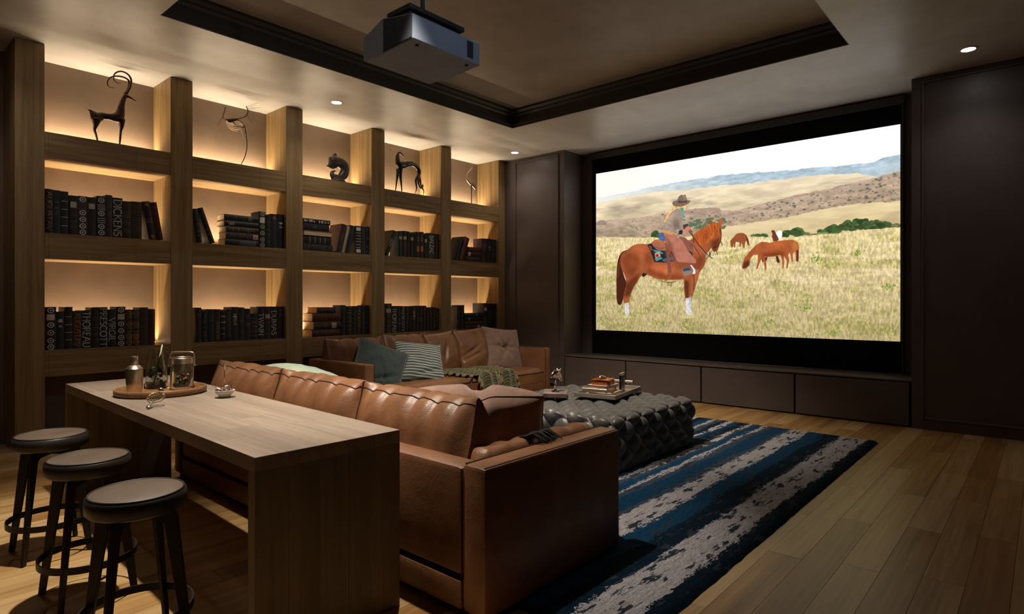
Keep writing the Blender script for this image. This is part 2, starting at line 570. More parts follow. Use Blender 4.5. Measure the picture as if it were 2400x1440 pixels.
def mask(poly, soft=1.0):
    """anti-aliased polygon mask"""
    p = np.array(poly, float)
    pad = 3 if soft < 3 else int(3 + soft * 2.2)
    x0, x1 = int(max(0, p[:, 0].min() - pad)), int(min(PWD, p[:, 0].max() + pad + 1))
    y0, y1 = int(max(0, p[:, 1].min() - pad)), int(min(PHT, p[:, 1].max() + pad + 1))
    if x1 <= x0 or y1 <= y0: return None
    S = 3
    ys = (np.arange((y1 - y0) * S) + .5) / S + y0; xs = (np.arange((x1 - x0) * S) + .5) / S + x0
    ins = np.zeros((len(ys), len(xs)), bool)
    n = len(p)
    for i in range(n):
        ax, ay = p[i]; bx, by = p[(i + 1) % n]
        if ay == by: continue
        rows = ((ys >= min(ay, by)) & (ys < max(ay, by)))
        if not rows.any(): continue
        xc = ax + (ys[rows] - ay) * (bx - ax) / (by - ay)
        ins[rows] ^= xs[None, :] < xc[:, None]
    m = ins.reshape(y1 - y0, S, x1 - x0, S).mean((1, 3))
    if soft >= 3:
        r_ = max(1, int(round(soft * .75)))
        for ax in (0, 1, 0, 1, 0, 1):
            q = np.pad(m, [(r_ + 1, r_) if k == ax else (0, 0) for k in (0, 1)]).cumsum(ax)
            m = (q[2 * r_ + 1:] - q[:-2 * r_ - 1] if ax == 0 else q[:, 2 * r_ + 1:] - q[:, :-2 * r_ - 1]) / (2 * r_ + 1)
        return m, slice(y0, y1), slice(x0, x1)
    for _ in range(int(soft)):
        q = np.pad(m, 1, mode='edge'); m = (q[1:-1, 1:-1] * 2 + q[:-2, 1:-1] + q[2:, 1:-1] + q[1:-1, :-2] + q[1:-1, 2:]) / 6
    return m, slice(y0, y1), slice(x0, x1)


def paint(poly, c, alpha=1.0, soft=1, tex=None, smooth=0):
    if smooth: poly = [tuple(q) for q in catmull(list(poly) + [poly[0]], smooth)][:-1]
    r_ = mask(poly, soft)
    if r_ is None: return
    m, sy, sx = r_
    m = (m * alpha)[..., None]
    cc = np.array(c, float) / 255.0
    src = np.broadcast_to(cc, IMGA[sy, sx].shape)
    if tex is not None: src = src * tex[sy, sx][..., None]
    IMGA[sy, sx] = IMGA[sy, sx] * (1 - m) + src * m


def shade(poly, mul, soft=10):
    """multiply inside a soft polygon (print tone of the picture itself)"""
    r_ = mask(poly, soft)
    if r_ is None: return
    m, sy, sx = r_
    IMGA[sy, sx] *= (1 + (np.array(mul) - 1) * m[..., None])


def stroke(pts, wd, c, **kw):
    P = [np.array(p) for p in pts]
    L, R_ = [], []
    for i in range(len(P)):
        t = P[min(i + 1, len(P) - 1)] - P[max(i - 1, 0)]
        t = t / (np.linalg.norm(t) + 1e-9); nn = np.array([-t[1], t[0]]) * wd / 2
        L.append(tuple(P[i] + nn)); R_.append(tuple(P[i] - nn))
    paint(L + R_[::-1], c, **kw)


def line(pts, width): return np.interp(np.arange(PWD), [p[0] for p in pts], [p[1] for p in pts])


def below(pts, c_top, c_bot, hgt, tex=None, soft=1.5):
    """fill everything under a ridge line"""
    yl = line(pts, 0)
    yl = yl + (vnoise(PWD, 1, 14, 1, len(pts) * 7)[0] - .5) * 5
    m = np.clip((YY - yl[None, :]) / soft + .5, 0, 1)[..., None]
    t = np.clip((YY - yl[None, :]) / hgt, 0, 1)[..., None]
    c = (np.array(c_top) * (1 - t) + np.array(c_bot) * t) / 255.0
    if tex is not None: c = c * tex[..., None]
    IMGA[:] = IMGA * (1 - m) + c * m


# sky
t = (YY / (PHT * .3))[..., None]
IMGA[:] = (np.array((255, 254, 252)) * (1 - np.clip(t, 0, 1)) + np.array((250, 246, 240)) * np.clip(t, 0, 1)) / 255
gl = np.clip(1 - XX / (PWD * .25), 0, 1)[..., None]
IMGA[:] = IMGA * (1 - gl * .5) + np.array((255, 252, 226)) / 255 * gl * .5
f1 = fbm(60, 14, 5); f2 = fbm(30, 10, 9); f3 = fbm(10, 4, 21)
# hills far to near
below(A2([(45, 508), (200, 482), (400, 437), (540, 412), (800, 372), (950, 357), (1200, 342), (1400, 322), (1600, 307), (1750, 287), (1820, 257), (1912, 240)]),
      (176, 198, 212), (190, 204, 208), 60, .80 + .36 * f2)
mx_ = np.clip(1.15 - XX / (PWD * .45), 0, 1)[..., None] * .75 * (YY[..., None] < PHT * .45)
IMGA[:] = IMGA * (1 - mx_) + np.array((253, 246, 236)) / 255 * mx_
below(A2([(45, 545), (200, 505), (400, 472), (600, 458), (800, 432), (1000, 418), (1300, 378), (1500, 362), (1640, 358), (1740, 376), (1912, 415)]),
      (240, 222, 190), (222, 202, 162), 150, .9 + .2 * f1)
for (ax, ay, bx, by) in ((90, 560, 300, 575), (250, 520, 480, 530), (700, 540, 800, 548), (900, 475, 1180, 488), (500, 520, 620, 540), (60, 600, 420, 612)):
    (xa, ya), (xb, yb) = A2([(ax, ay), (bx, by)])
    paint([(xa, ya), ((xa + xb) / 2, ya - 7), (xb, yb), ((xa + xb) / 2, yb + 7)], (190, 172, 146), .55, soft=7)
IMGA[:] *= (1 - (np.clip(fbm(120, 26, 131, 4) - .5, 0, 1) * .55 * (YY > PHT * .22) * (YY < PHT * .5))[..., None])
scr = [(45, 655), (160, 640), (300, 630), (450, 600), (560, 590), (640, 575), (780, 566), (815, 585), (900, 590), (1050, 545), (1180, 515), (1290, 490), (1450, 455), (1600, 420), (1750, 385), (1850, 352), (1912, 345)]
below(A2(scr), (186, 162, 142), (176, 152, 124), 120, .78 + .44 * f2)
# scrub bushes on the brown hill
yl = line(A2(scr), 0)
for k in range(620):
    x = rs.rand() ** .6 * PWD; h_ = yl[int(min(x, PWD - 1))]
    y = h_ + rs.rand() ** .8 * 105
    s = 1.0 + rs.rand() ** 2 * 4.6
    c = [(92, 98, 84), (112, 108, 88), (76, 88, 78), (128, 112, 92)][rs.randint(4)]
    paint([(x + s * 1.3 * math.cos(a), y + s * .75 * math.sin(a)) for a in np.linspace(0, 2 * PI, 8)[:-1]], c, .75, soft=1)
for (ax, ay, bx, by, c) in ((640, 570, 815, 612, (168, 142, 126)), (45, 645, 110, 675, (150, 128, 118)), (270, 625, 470, 680, (186, 164, 140))):
    q = A2([(ax, by), (ax + 10, ay + 8), (ax + (bx - ax) * .4, ay), (bx - 12, ay), (bx, ay + 20), (bx, by)]); paint(q, c, .8, soft=2, tex=.75 + .5 * f3)
# left dark knoll, pale foreground slopes
paint(A2([(45, 755), (45, 705), (120, 685), (180, 680), (230, 690), (300, 720), (380, 755)]), (158, 140, 116), .85, soft=4, tex=.8 + .4 * f2)
near = [(45, 748), (400, 752), (600, 748), (820, 686), (950, 668), (1100, 645), (1250, 618), (1400, 585), (1550, 555), (1720, 540), (1912, 526)]
below(A2(near), (226, 204, 160), (214, 190, 138), 120, .9 + .2 * f1)
for k in range(60):
    (x, y), = A2([(620 + rs.rand() * 220, 635 + rs.rand() * 60)])
    s = 4 + rs.rand() * 6
    paint([(x + s * 1.4 * math.cos(a), y + s * .8 * math.sin(a)) for a in np.linspace(0, 2 * PI, 9)[:-1]], (92, 110, 84), .8)
paint(A2([(1780, 640), (1850, 600), (1912, 585), (1912, 690), (1820, 700)]), (176, 152, 120), .5, soft=8)


def trees(x0, x1, y0, hgt, n, dark=(62, 82, 48)):
    for k in range(n):
        u = rs.rand(); x = x0 + (x1 - x0) * u; y = y0 - rs.rand() * hgt * (0.5 + .5 * math.sin(PI * u))
        (X, Y), = A2([(x, y)]); s = 4 + rs.rand() * 7
        c = np.array(dark) * (0.75 + .6 * rs.rand())
        paint([(X + s * 1.3 * math.cos(a), Y + s * math.sin(a)) for a in np.linspace(0, 2 * PI, 9)[:-1]], c, .9)


trees(1540, 1850, 700, 58, 150); trees(1460, 1540, 720, 40, 35); trees(1410, 1455, 725, 18, 14); trees(1245, 1312, 742, 45, 45)
trees(1190, 1228, 745, 32, 22); trees(1010, 1095, 750, 16, 20); trees(1320, 1560, 738, 6, 30, (110, 116, 72)); trees(392, 432, 748, 28, 20); trees(1840, 1912, 690, 12, 14, (92, 100, 66))
# the field
fld = [(45, 756), (400, 752), (700, 754), (1000, 748), (1250, 746), (1500, 728), (1700, 704), (1912, 684)]
gz = fbm(5, 12, 31, 4); gz2 = fbm(90, 30, 44, 4); gz3 = fbm(160, 14, 57, 3)
below(A2(fld), (226, 206, 152), (208, 188, 136), 420, .72 + .54 * gz)
yl = line(A2(fld), 0); mfield = np.clip((YY - yl[None, :] - 4) / 6, 0, 1)
gm = (np.clip((gz2 - .5) * 5, 0, 1) * mfield * .55)[..., None]
IMGA[:] = IMGA * (1 - gm) + np.array((164, 158, 84)) / 255 * (.6 + .8 * gz)[..., None] * gm
pm = (np.clip((gz3 - .56) * 7, 0, 1) * mfield * np.clip((PHT * .86 - YY) / 120, 0, 1) * .7)[..., None]
IMGA[:] = IMGA * (1 - pm) + np.array((238, 216, 172)) / 255 * (.75 + .5 * gz)[..., None] * pm
dk = (np.clip((YY - PHT * .55) / (PHT * .6), 0, 1) * .16 * mfield)[..., None]
IMGA[:] = IMGA * (1 - dk)
# blades in the foreground
for k in range(5200):
    x = rs.rand() * PWD; y = PHT * (.50 + .52 * rs.rand() ** .75)
    if y < yl[int(x)] + 20: continue
    L_ = (2 + 9 * rs.rand()) * (0.3 + 1.1 * (y - PHT * .45) / (PHT * .55)); dx = (rs.rand() - .5) * L_ * .7
    c = [(236, 216, 160), (206, 184, 112), (168, 160, 96), (140, 128, 76), (240, 226, 186), (132, 144, 76)][rs.choice(6, p=[.25, .25, .16, .12, .14, .08])]
    paint([(x - .8, y), (x + dx, y - L_), (x + .8, y)], c, .75, soft=0)
for (cx_, cy_) in ((85, 1265), (190, 1200), (600, 1290), (1500, 1340), (430, 1285), (1850, 1060), (1100, 1270), (1330, 1185), (1650, 850), (1400, 890)):
    for k in range(26):
        (x, y), = A2([(cx_ + rs.randn() * 22, cy_ + rs.randn() * 14)]); s = 1.5 + rs.rand() * 3
        paint([(x - s, y), (x + rs.randn() * 3, y - s * 2.4), (x + s, y)], (96 + rs.randint(40), 124 + rs.randint(30), 48), .8, soft=0)

hf = .88 + .24 * fbm(26, 26, 77, 4)
BAY, DKB, LTB = (160, 86, 50), (96, 46, 28), (196, 122, 72)
# distant horses
paint(A3([(1200, 600), (1205, 590), (1232, 560), (1262, 527), (1290, 520), (1325, 520), (1355, 540), (1372, 580), (1384, 640), (1372, 642), (1356, 590), (1344, 612), (1336, 665), (1326, 665), (1318, 628), (1305, 612), (1300, 652), (1288, 652), (1290, 612), (1252, 606), (1246, 660), (1236, 660), (1236, 620), (1228, 650), (1214, 662), (1203, 640)]), (150, 82, 48), tex=hf)
paint(A3([(1356, 545), (1376, 585), (1384, 640), (1370, 640), (1352, 585)]), (108, 54, 36), .9)
paint(A3([(1655, 505), (1670, 497), (1692, 500), (1702, 520), (1700, 555), (1682, 582), (1650, 572), (1630, 530)]), (250, 246, 242))
paint(A3([(1597, 500), (1606, 492), (1626, 495), (1645, 535), (1668, 578), (1652, 602), (1615, 602), (1606, 565), (1597, 555)]), (112, 58, 42), tex=hf)
paint(A3([(1598, 515), (1604, 515), (1604, 550), (1598, 548)]), (240, 230, 222))
paint(A3([(1640, 600), (1720, 590), (1800, 584), (1850, 608), (1866, 660), (1860, 700), (1858, 800), (1834, 792), (1826, 700), (1802, 718), (1806, 790), (1790, 800), (1784, 742), (1765, 690), (1680, 690)]), (170, 92, 48), tex=hf)
paint(A3([(1800, 600), (1840, 605), (1862, 640), (1850, 690), (1815, 690), (1790, 650)]), (206, 134, 76), .6, soft=8)
paint(A3([(1838, 680), (1860, 690), (1858, 790), (1836, 790)]), (92, 44, 30), .9)
paint(A3([(1640, 740), (1660, 745), (1680, 800), (1660, 812), (1645, 790)]), (84, 42, 30))
paint(A3([(1500, 760), (1560, 752), (1550, 790), (1510, 800)]), (90, 48, 32))
paint(A3([(1313, 850), (1325, 800), (1340, 745), (1338, 740), (1350, 752), (1388, 696), (1440, 642), (1500, 606), (1540, 606), (1580, 616), (1640, 600), (1700, 596), (1748, 610), (1772, 640), (1800, 668), (1778, 690), (1758, 736), (1768, 780), (1752, 862), (1740, 862), (1746, 792), (1716, 738), (1722, 800), (1713, 866), (1703, 866), (1702, 800), (1684, 728), (1640, 742), (1560, 750), (1528, 750), (1546, 796), (1550, 872), (1535, 872), (1522, 796), (1506, 760), (1482, 812), (1462, 868), (1450, 862), (1466, 800), (1466, 730), (1424, 730), (1392, 770), (1384, 830), (1350, 862), (1320, 866)]), (168, 88, 48), tex=hf)
shade(A3([(1500, 720), (1700, 700), (1740, 740), (1540, 760)]), (.72, .62, .58), 8)
shade(A3([(1540, 615), (1720, 602), (1700, 640), (1560, 650)]), (1.22, 1.25, 1.3), 10)
shade(A3([(1313, 850), (1340, 790), (1390, 790), (1380, 840), (1340, 868)]), (.55, .5, .5), 5)
# main horse: tail, far legs, body
paint(A3([(205, 682), (150, 712), (118, 780), (105, 900), (103, 1060), (108, 1180), (128, 1215), (150, 1205), (165, 1160), (190, 1090), (200, 1005), (180, 950), (160, 880), (150, 800)]), (72, 34, 24), smooth=3, tex=hf)
paint(A3([(150, 720), (125, 800), (112, 950), (125, 950), (140, 800), (175, 720)]), (118, 58, 36), .8, soft=4)
paint(A3([(790, 950), (815, 1080), (800, 1150), (830, 1150), (870, 1020), (890, 950)]), (92, 48, 32), tex=hf)
BODY = [(200, 690), (260, 642), (330, 625), (400, 630), (440, 650), (560, 640), (700, 620), (820, 585), (868, 530), (910, 495), (960, 460), (1030, 430), (1084, 424), (1092, 398), (1114, 386), (1128, 400), (1120, 440), (1112, 470), (1118, 520), (1110, 590), (1090, 650), (1075, 690), (1050, 700), (1030, 692), (1018, 662), (1000, 690), (965, 735), (965, 790), (940, 850), (905, 900), (890, 960), (868, 1020), (848, 1080), (832, 1140), (822, 1180), (768, 1180), (766, 1140), (755, 1050), (752, 970), (700, 972), (600, 972), (500, 965), (440, 940), (380, 918), (340, 935), (310, 980), (270, 1040), (240, 1110), (218, 1200), (180, 1200), (168, 1130), (196, 1010), (188, 940), (150, 860), (140, 780), (160, 720)]
paint(A3(BODY), BAY, smooth=3, tex=hf)
shade(A3([(150, 800), (200, 720), (300, 690), (330, 800), (300, 900), (210, 960)]), (.80, .74, .72), 14)
shade(A3([(170, 1130), (200, 1000), (330, 900), (300, 1000), (230, 1130)]), (.62, .55, .52), 8)
shade(A3([(400, 900), (520, 950), (750, 975), (740, 930), (600, 930), (420, 860)]), (.82, .74, .70), 8)
shade(A3([(380, 830), (470, 820), (600, 840), (700, 880), (600, 920), (450, 900)]), (1.22, 1.22, 1.25), 12)
shade(A3([(260, 660), (360, 640), (400, 700), (330, 760), (250, 720)]), (1.16, 1.16, 1.2), 12)
shade(A3([(880, 740), (955, 740), (950, 840), (900, 890), (850, 860)]), (.80, .75, .74), 10)
shade(A3([(800, 640), (880, 640), (940, 700), (900, 740), (830, 720)]), (1.12, 1.1, 1.1), 10)
shade(A3([(1020, 600), (1110, 560), (1085, 650), (1060, 700), (1030, 690)]), (.62, .55, .55), 8)
shade(A3([(752, 980), (800, 980), (800, 1170), (768, 1170)]), (.62, .55, .52), 6)
paint(A3([(345, 935), (360, 905), (400, 915), (385, 930), (365, 945)]), (40, 26, 24), .95)
paint(A3([(182, 1198), (222, 1192), (220, 1240), (226, 1300), (205, 1330), (186, 1300)]), (214, 208, 210), tex=.8 + .4 * f3)
paint(A3([(768, 1150), (826, 1140), (820, 1200), (822, 1260), (850, 1312), (800, 1316), (772, 1280)]), (216, 210, 210), tex=.8 + .4 * f3)
paint(A3([(805, 1130), (826, 1120), (820, 1200), (806, 1250)]), (150, 150, 158), .6, soft=3)
shade(A3([(430, 700), (470, 820), (440, 900), (390, 880), (380, 740)]), (.84, .8, .78), 12)
shade(A3([(205, 760), (260, 740), (300, 800), (280, 870), (220, 860)]), (1.12, 1.12, 1.14), 12)
shade(A3([(870, 860), (930, 800), (900, 940), (860, 1020), (830, 1000)]), (1.10, 1.1, 1.12), 8)
for k in range(70):
    a_ = rs.rand() * 2 * PI; q_ = A3([(220 + 120 * rs.rand(), 680 + 180 * rs.rand())])[0]
    paint([(q_[0] - 1, q_[1]), (q_[0], q_[1] - 1), (q_[0] + 1.2, q_[1])], (104, 54, 34), .5, soft=0)
# mane and ears
paint(A3([(840, 545), (880, 505), (960, 458), (1030, 428), (1086, 424), (1100, 470), (1070, 520), (1020, 580), (960, 630), (910, 650), (880, 620)]), (186, 92, 42), smooth=3, tex=.7 + .6 * fbm(5, 26, 91, 3))
for k in range(46):
    u = rs.rand(); x = 850 + 240 * u; y = 540 - 112 * u + rs.rand() * 8
    stroke(A3([(x, y), (x + 8 + rs.randn() * 8, y + 40), (x + 2 + rs.randn() * 14, y + 70 + rs.rand() * 60)]), 1.6, [(120, 54, 26), (214, 124, 64), (150, 70, 34)][rs.randint(3)], alpha=.7)
paint(A3([(992, 438), (995, 405), (1010, 397), (1025, 402), (1030, 432)]), (150, 80, 46))
paint(A3([(1088, 430), (1095, 400), (1116, 384), (1128, 402), (1116, 445)]), (178, 98, 56))
# saddle blanket and saddle
paint(A3([(400, 630), (470, 612), (560, 650), (640, 690), (662, 740), (670, 790), (560, 806), (470, 800), (440, 720)]), (44, 40, 42))
for (q, c) in (([(450, 680), (520, 690), (560, 720), (500, 725)], (64, 150, 150)), ([(470, 715), (515, 700), (530, 745), (480, 770)], (214, 150, 130)), ([(480, 730), (500, 722), (512, 745), (490, 755)], (120, 40, 44)),
               ([(470, 775), (530, 752), (548, 765), (490, 792)], (70, 160, 160)), ([(560, 700), (600, 690), (620, 740), (580, 760)], (58, 60, 66)), ([(540, 775), (650, 740), (668, 782), (560, 800)], (84, 92, 108)),
               ([(415, 640), (440, 650), (448, 690), (432, 690)], (150, 70, 60)), ([(640, 640), (690, 640), (840, 690), (835, 740), (800, 700), (700, 690)], (52, 40, 42)), ([(810, 660), (840, 680), (832, 712), (812, 695)], (80, 150, 150))):
    paint(A3(q), c, .95)
paint(A3([(440, 620), (470, 588), (530, 585), (585, 620), (640, 640), (660, 700), (600, 690), (520, 690), (470, 660)]), (170, 104, 78), smooth=2, tex=hf)
paint(A3([(462, 600), (480, 583), (530, 590), (572, 622), (566, 634), (510, 612)]), (190, 110, 66))
stroke(A3([(470, 650), (520, 670), (600, 660)]), 2.2, (104, 60, 48))
paint(A3([(578, 668), (606, 668), (618, 760), (634, 900), (600, 935), (596, 840)]), (128, 78, 62))
paint(A3([(560, 985), (618, 938), (600, 900), (636, 900), (630, 950), (590, 980)]), (150, 86, 50))
stroke(A3([(525, 975), (560, 990), (640, 1000), (675, 985)]), 2.2, (70, 44, 36)); stroke(A3([(540, 985), (543, 1030)]), 2, (70, 44, 36)); stroke(A3([(628, 1000), (632, 1040)]), 2.4, (70, 44, 36))
# rider
paint(A3([(512, 520), (560, 512), (580, 600), (545, 600), (508, 575)]), (74, 104, 150), tex=.8 + .4 * f3)
paint(A3([(700, 555), (760, 562), (832, 620), (852, 700), (800, 695), (745, 610)]), (140, 86, 72), tex=hf)
CH = [(555, 520), (640, 518), (690, 556), (742, 600), (800, 700), (866, 780), (856, 815), (760, 808), (690, 798), (650, 720), (610, 640), (575, 580)]
paint(A3(CH), (184, 116, 96), smooth=2, tex=hf)
shade(A3([(560, 530), (620, 600), (690, 790), (650, 720), (600, 630)]), (.72, .68, .66), 6)
for k in range(60):
    u = k / 59
    if u < .55:
        v = u / .55; x, y = 572 + 120 * v, 575 + 222 * v; stroke(A3([(x, y), (x - 6 + rs.randn() * 3, y + 34), (x + 4, y + 66 + rs.rand() * 14)]), 2.0, (122, 62, 46) if k % 2 else (150, 84, 64), alpha=.9)
    else:
        v = (u - .55) / .45; x, y = 692 + 165 * v, 796 + 16 * v; stroke(A3([(x, y), (x + 3, y + 30), (x + 8 + rs.randn() * 3, y + 48 + rs.rand() * 14)]), 2.2, (116, 58, 42) if k % 2 else (146, 80, 60), alpha=.95)
paint(A3([(736, 862), (800, 850), (828, 878), (900, 876), (884, 896), (755, 942), (738, 905)]), (146, 122, 104))
paint(A3([(740, 866), (800, 852), (822, 880), (745, 890)]), (62, 70, 92))
paint(A3([(812, 830), (826, 828), (862, 872), (864, 912), (836, 918), (846, 880)]), (234, 230, 232))
stroke(A3([(848, 920), (852, 1000), (846, 1072)]), 3.2, (84, 50, 40))
paint(A3([(536, 490), (600, 500), (655, 518), (640, 540), (560, 518), (530, 515)]), (206, 152, 100))
SH = [(598, 385), (618, 335), (650, 305), (692, 284), (728, 300), (745, 360), (738, 420), (738, 480), (716, 494), (690, 482), (668, 512), (640, 506), (545, 482), (562, 440)]
paint(A3(SH), (160, 140, 124), smooth=2, tex=.85 + .3 * f3)
shade(A3([(670, 380), (700, 400), (720, 490), (690, 480), (660, 500), (650, 440)]), (.78, .76, .76), 6)
shade(A3([(600, 370), (650, 310), (680, 310), (630, 400), (580, 470)]), (1.14, 1.14, 1.14), 8)
paint(A3([(660, 255), (740, 255), (785, 250), (788, 275), (770, 300), (730, 296), (690, 275), (640, 305), (605, 365), (575, 415), (560, 415), (585, 350), (640, 290)]), (226, 176, 110), tex=.7 + .6 * f3)
paint(A3([(712, 280), (750, 278), (752, 330), (750, 400), (736, 402), (742, 340)]), (84, 150, 132), tex=.6 + .8 * f3)
paint(A3([(752, 262), (775, 258), (772, 290), (752, 300)]), (234, 200, 160))
HAT = [(640, 240), (648, 216), (672, 208), (690, 205), (702, 170), (728, 150), (745, 156), (768, 148), (778, 180), (782, 206), (822, 206), (800, 235), (745, 262), (690, 266), (655, 256)]
paint(A3(HAT), (128, 106, 92), tex=.9 + .2 * f3)
shade(A3([(690, 205), (740, 215), (790, 205), (780, 225), (700, 232)]), (.62, .6, .6), 3)
shade(A3([(745, 160), (765, 155), (772, 200), (750, 205)]), (1.25, 1.25, 1.25), 4)
paint(A3([(706, 498), (742, 488), (738, 532), (704, 532)]), (52, 38, 38))
paint(A3([(742, 440), (790, 430), (806, 462), (752, 486)]), (72, 64, 62))
paint(A3([(765, 470), (800, 448), (815, 480), (800, 530), (770, 535)]), (206, 128, 98))
for q, wd, c in (([(800, 500), (850, 570), (910, 650), (975, 725), (1030, 768)], 3.4, (62, 38, 34)), ([(812, 480), (840, 540), (850, 620)], 3, (70, 44, 38)),
                 ([(800, 590), (870, 640), (930, 690), (968, 745)], 6, (158, 100, 84)), ([(830, 620), (880, 690), (918, 765)], 4, (112, 62, 50)),
                 ([(968, 770), (1000, 740), (1020, 690)], 2.6, (58, 36, 32)), ([(1102, 470), (1112, 540), (1108, 600), (1124, 640)], 3, (64, 40, 34)), ([(1030, 670), (1080, 650), (1100, 610)], 3, (50, 34, 32)),
                 ([(1040, 690), (1070, 700), (1076, 730)], 3, (62, 50, 50)), ([(998, 700), (1006, 740)], 4, (40, 34, 34))):
    stroke(A3(q), wd, c)
# soft grass over the hooves
for k in range(240):
    bx_ = [205, 810][k % 2] + rs.randn() * 40
    (x, y), = A3([(bx_, 1330 + rs.rand() * 16)]); L_ = 8 + rs.rand() * 12
    paint([(x - 1, y), (x + rs.randn() * 4, y - L_), (x + 1, y)], [(214, 194, 130), (170, 160, 84), (236, 220, 170)][rs.randint(3)], .85, soft=0)

IMGA *= (1 + (rs.rand(PHT, PWD, 1) - .5) * .10 * mfield[..., None])
IMGA = np.clip(IMGA, 0, 1)
pic = bpy.data.images.new('prairie_picture', PWD, PHT)
buf = np.ones((PHT, PWD, 4), np.float32); buf[..., :3] = IMGA[::-1]
pic.pixels.foreach_set(buf.ravel()); pic.update(); pic.pack()
t = NT('projected_picture')
ti = t.n('ShaderNodeTexImage'); ti.image = pic; ti.extension = 'EXTEND'
t.b.inputs['Base Color'].default_value = (0, 0, 0, 1); t.b.inputs['Specular IOR Level'].default_value = 0.0
t.l(ti.outputs['Color'], t.b.inputs['Emission Color']); t.b.inputs['Emission Strength'].default_value = 1.08
me = bpy.data.meshes.new('picture')
xx = XS - 0.002 - screen_root.location.x
oy, oz = screen_root.location.y, screen_root.location.z
me.from_pydata([(xx, IMG['y1'] - oy, IMG['z0'] - oz), (xx, IMG['y0'] - oy, IMG['z0'] - oz), (xx, IMG['y0'] - oy, IMG['z1'] - oz), (xx, IMG['y1'] - oy, IMG['z1'] - oz)], [], [(0, 1, 2, 3)])
uv = me.uv_layers.new(); 
for i, c in enumerate(((0, 0), (1, 0), (1, 1), (0, 1))): uv.data[i].uv = c
me.materials.append(t.m)
o = bpy.data.objects.new('picture', me); COL.objects.link(o); o.parent = screen_root
# ================================================================ BOOKS
INK = {
    'w': plain('spine_print_silver', (190, 186, 186), 0.5, 0.0, var=0.08), 'g': plain('spine_print_gold', (150, 112, 52), 0.4, 0.3, var=0.15),
    'c': plain('spine_label_cream', (176, 160, 146), 0.7, var=0.1), 'd': plain('spine_print_grey', (88, 84, 84), 0.6, var=0.15), 'o': plain('spine_label_ochre', (168, 104, 48), 0.6, var=0.12),
    'W': plain('spine_label_white', (226, 220, 210), 0.7, var=0.06)}
COV = {'k': plain('cover_black', (20, 18, 18), 0.5, var=0.3, bump=.2), 'n': plain('cover_navy', (22, 25, 34), 0.5, var=0.3, bump=.2), 'b': plain('cover_brown', (46, 30, 22), 0.5, var=0.3, bump=.2),
       'r': plain('cover_dark_red', (66, 16, 14), 0.45, var=0.25, bump=.2), 'm': plain('cover_maroon', (44, 20, 22), 0.5, var=0.25, bump=.2), 't': plain('cover_tan', (92, 62, 36), 0.5, var=0.25, bump=.2),
       'e': plain('cover_green_black', (26, 30, 28), 0.5, var=0.3, bump=.2), 'p': plain('cover_pale', (168, 146, 120), 0.6, var=0.1)}
CNAME = {'k': 'black', 'n': 'navy', 'b': 'dark brown', 'r': 'dark red', 'm': 'maroon', 't': 'tan', 'e': 'green-black', 'p': 'pale'}

# letters: strokes in a 0..1 by 0..1 cell; heavy strokes first, 'a' draws an arc polyline
def _arc(cx, cy, rx, ry, a0, a1, n=10):
    return [(cx + rx * math.cos(math.radians(a0 + (a1 - a0) * i / n)), cy + ry * math.sin(math.radians(a0 + (a1 - a0) * i / n))) for i in range(n + 1)]


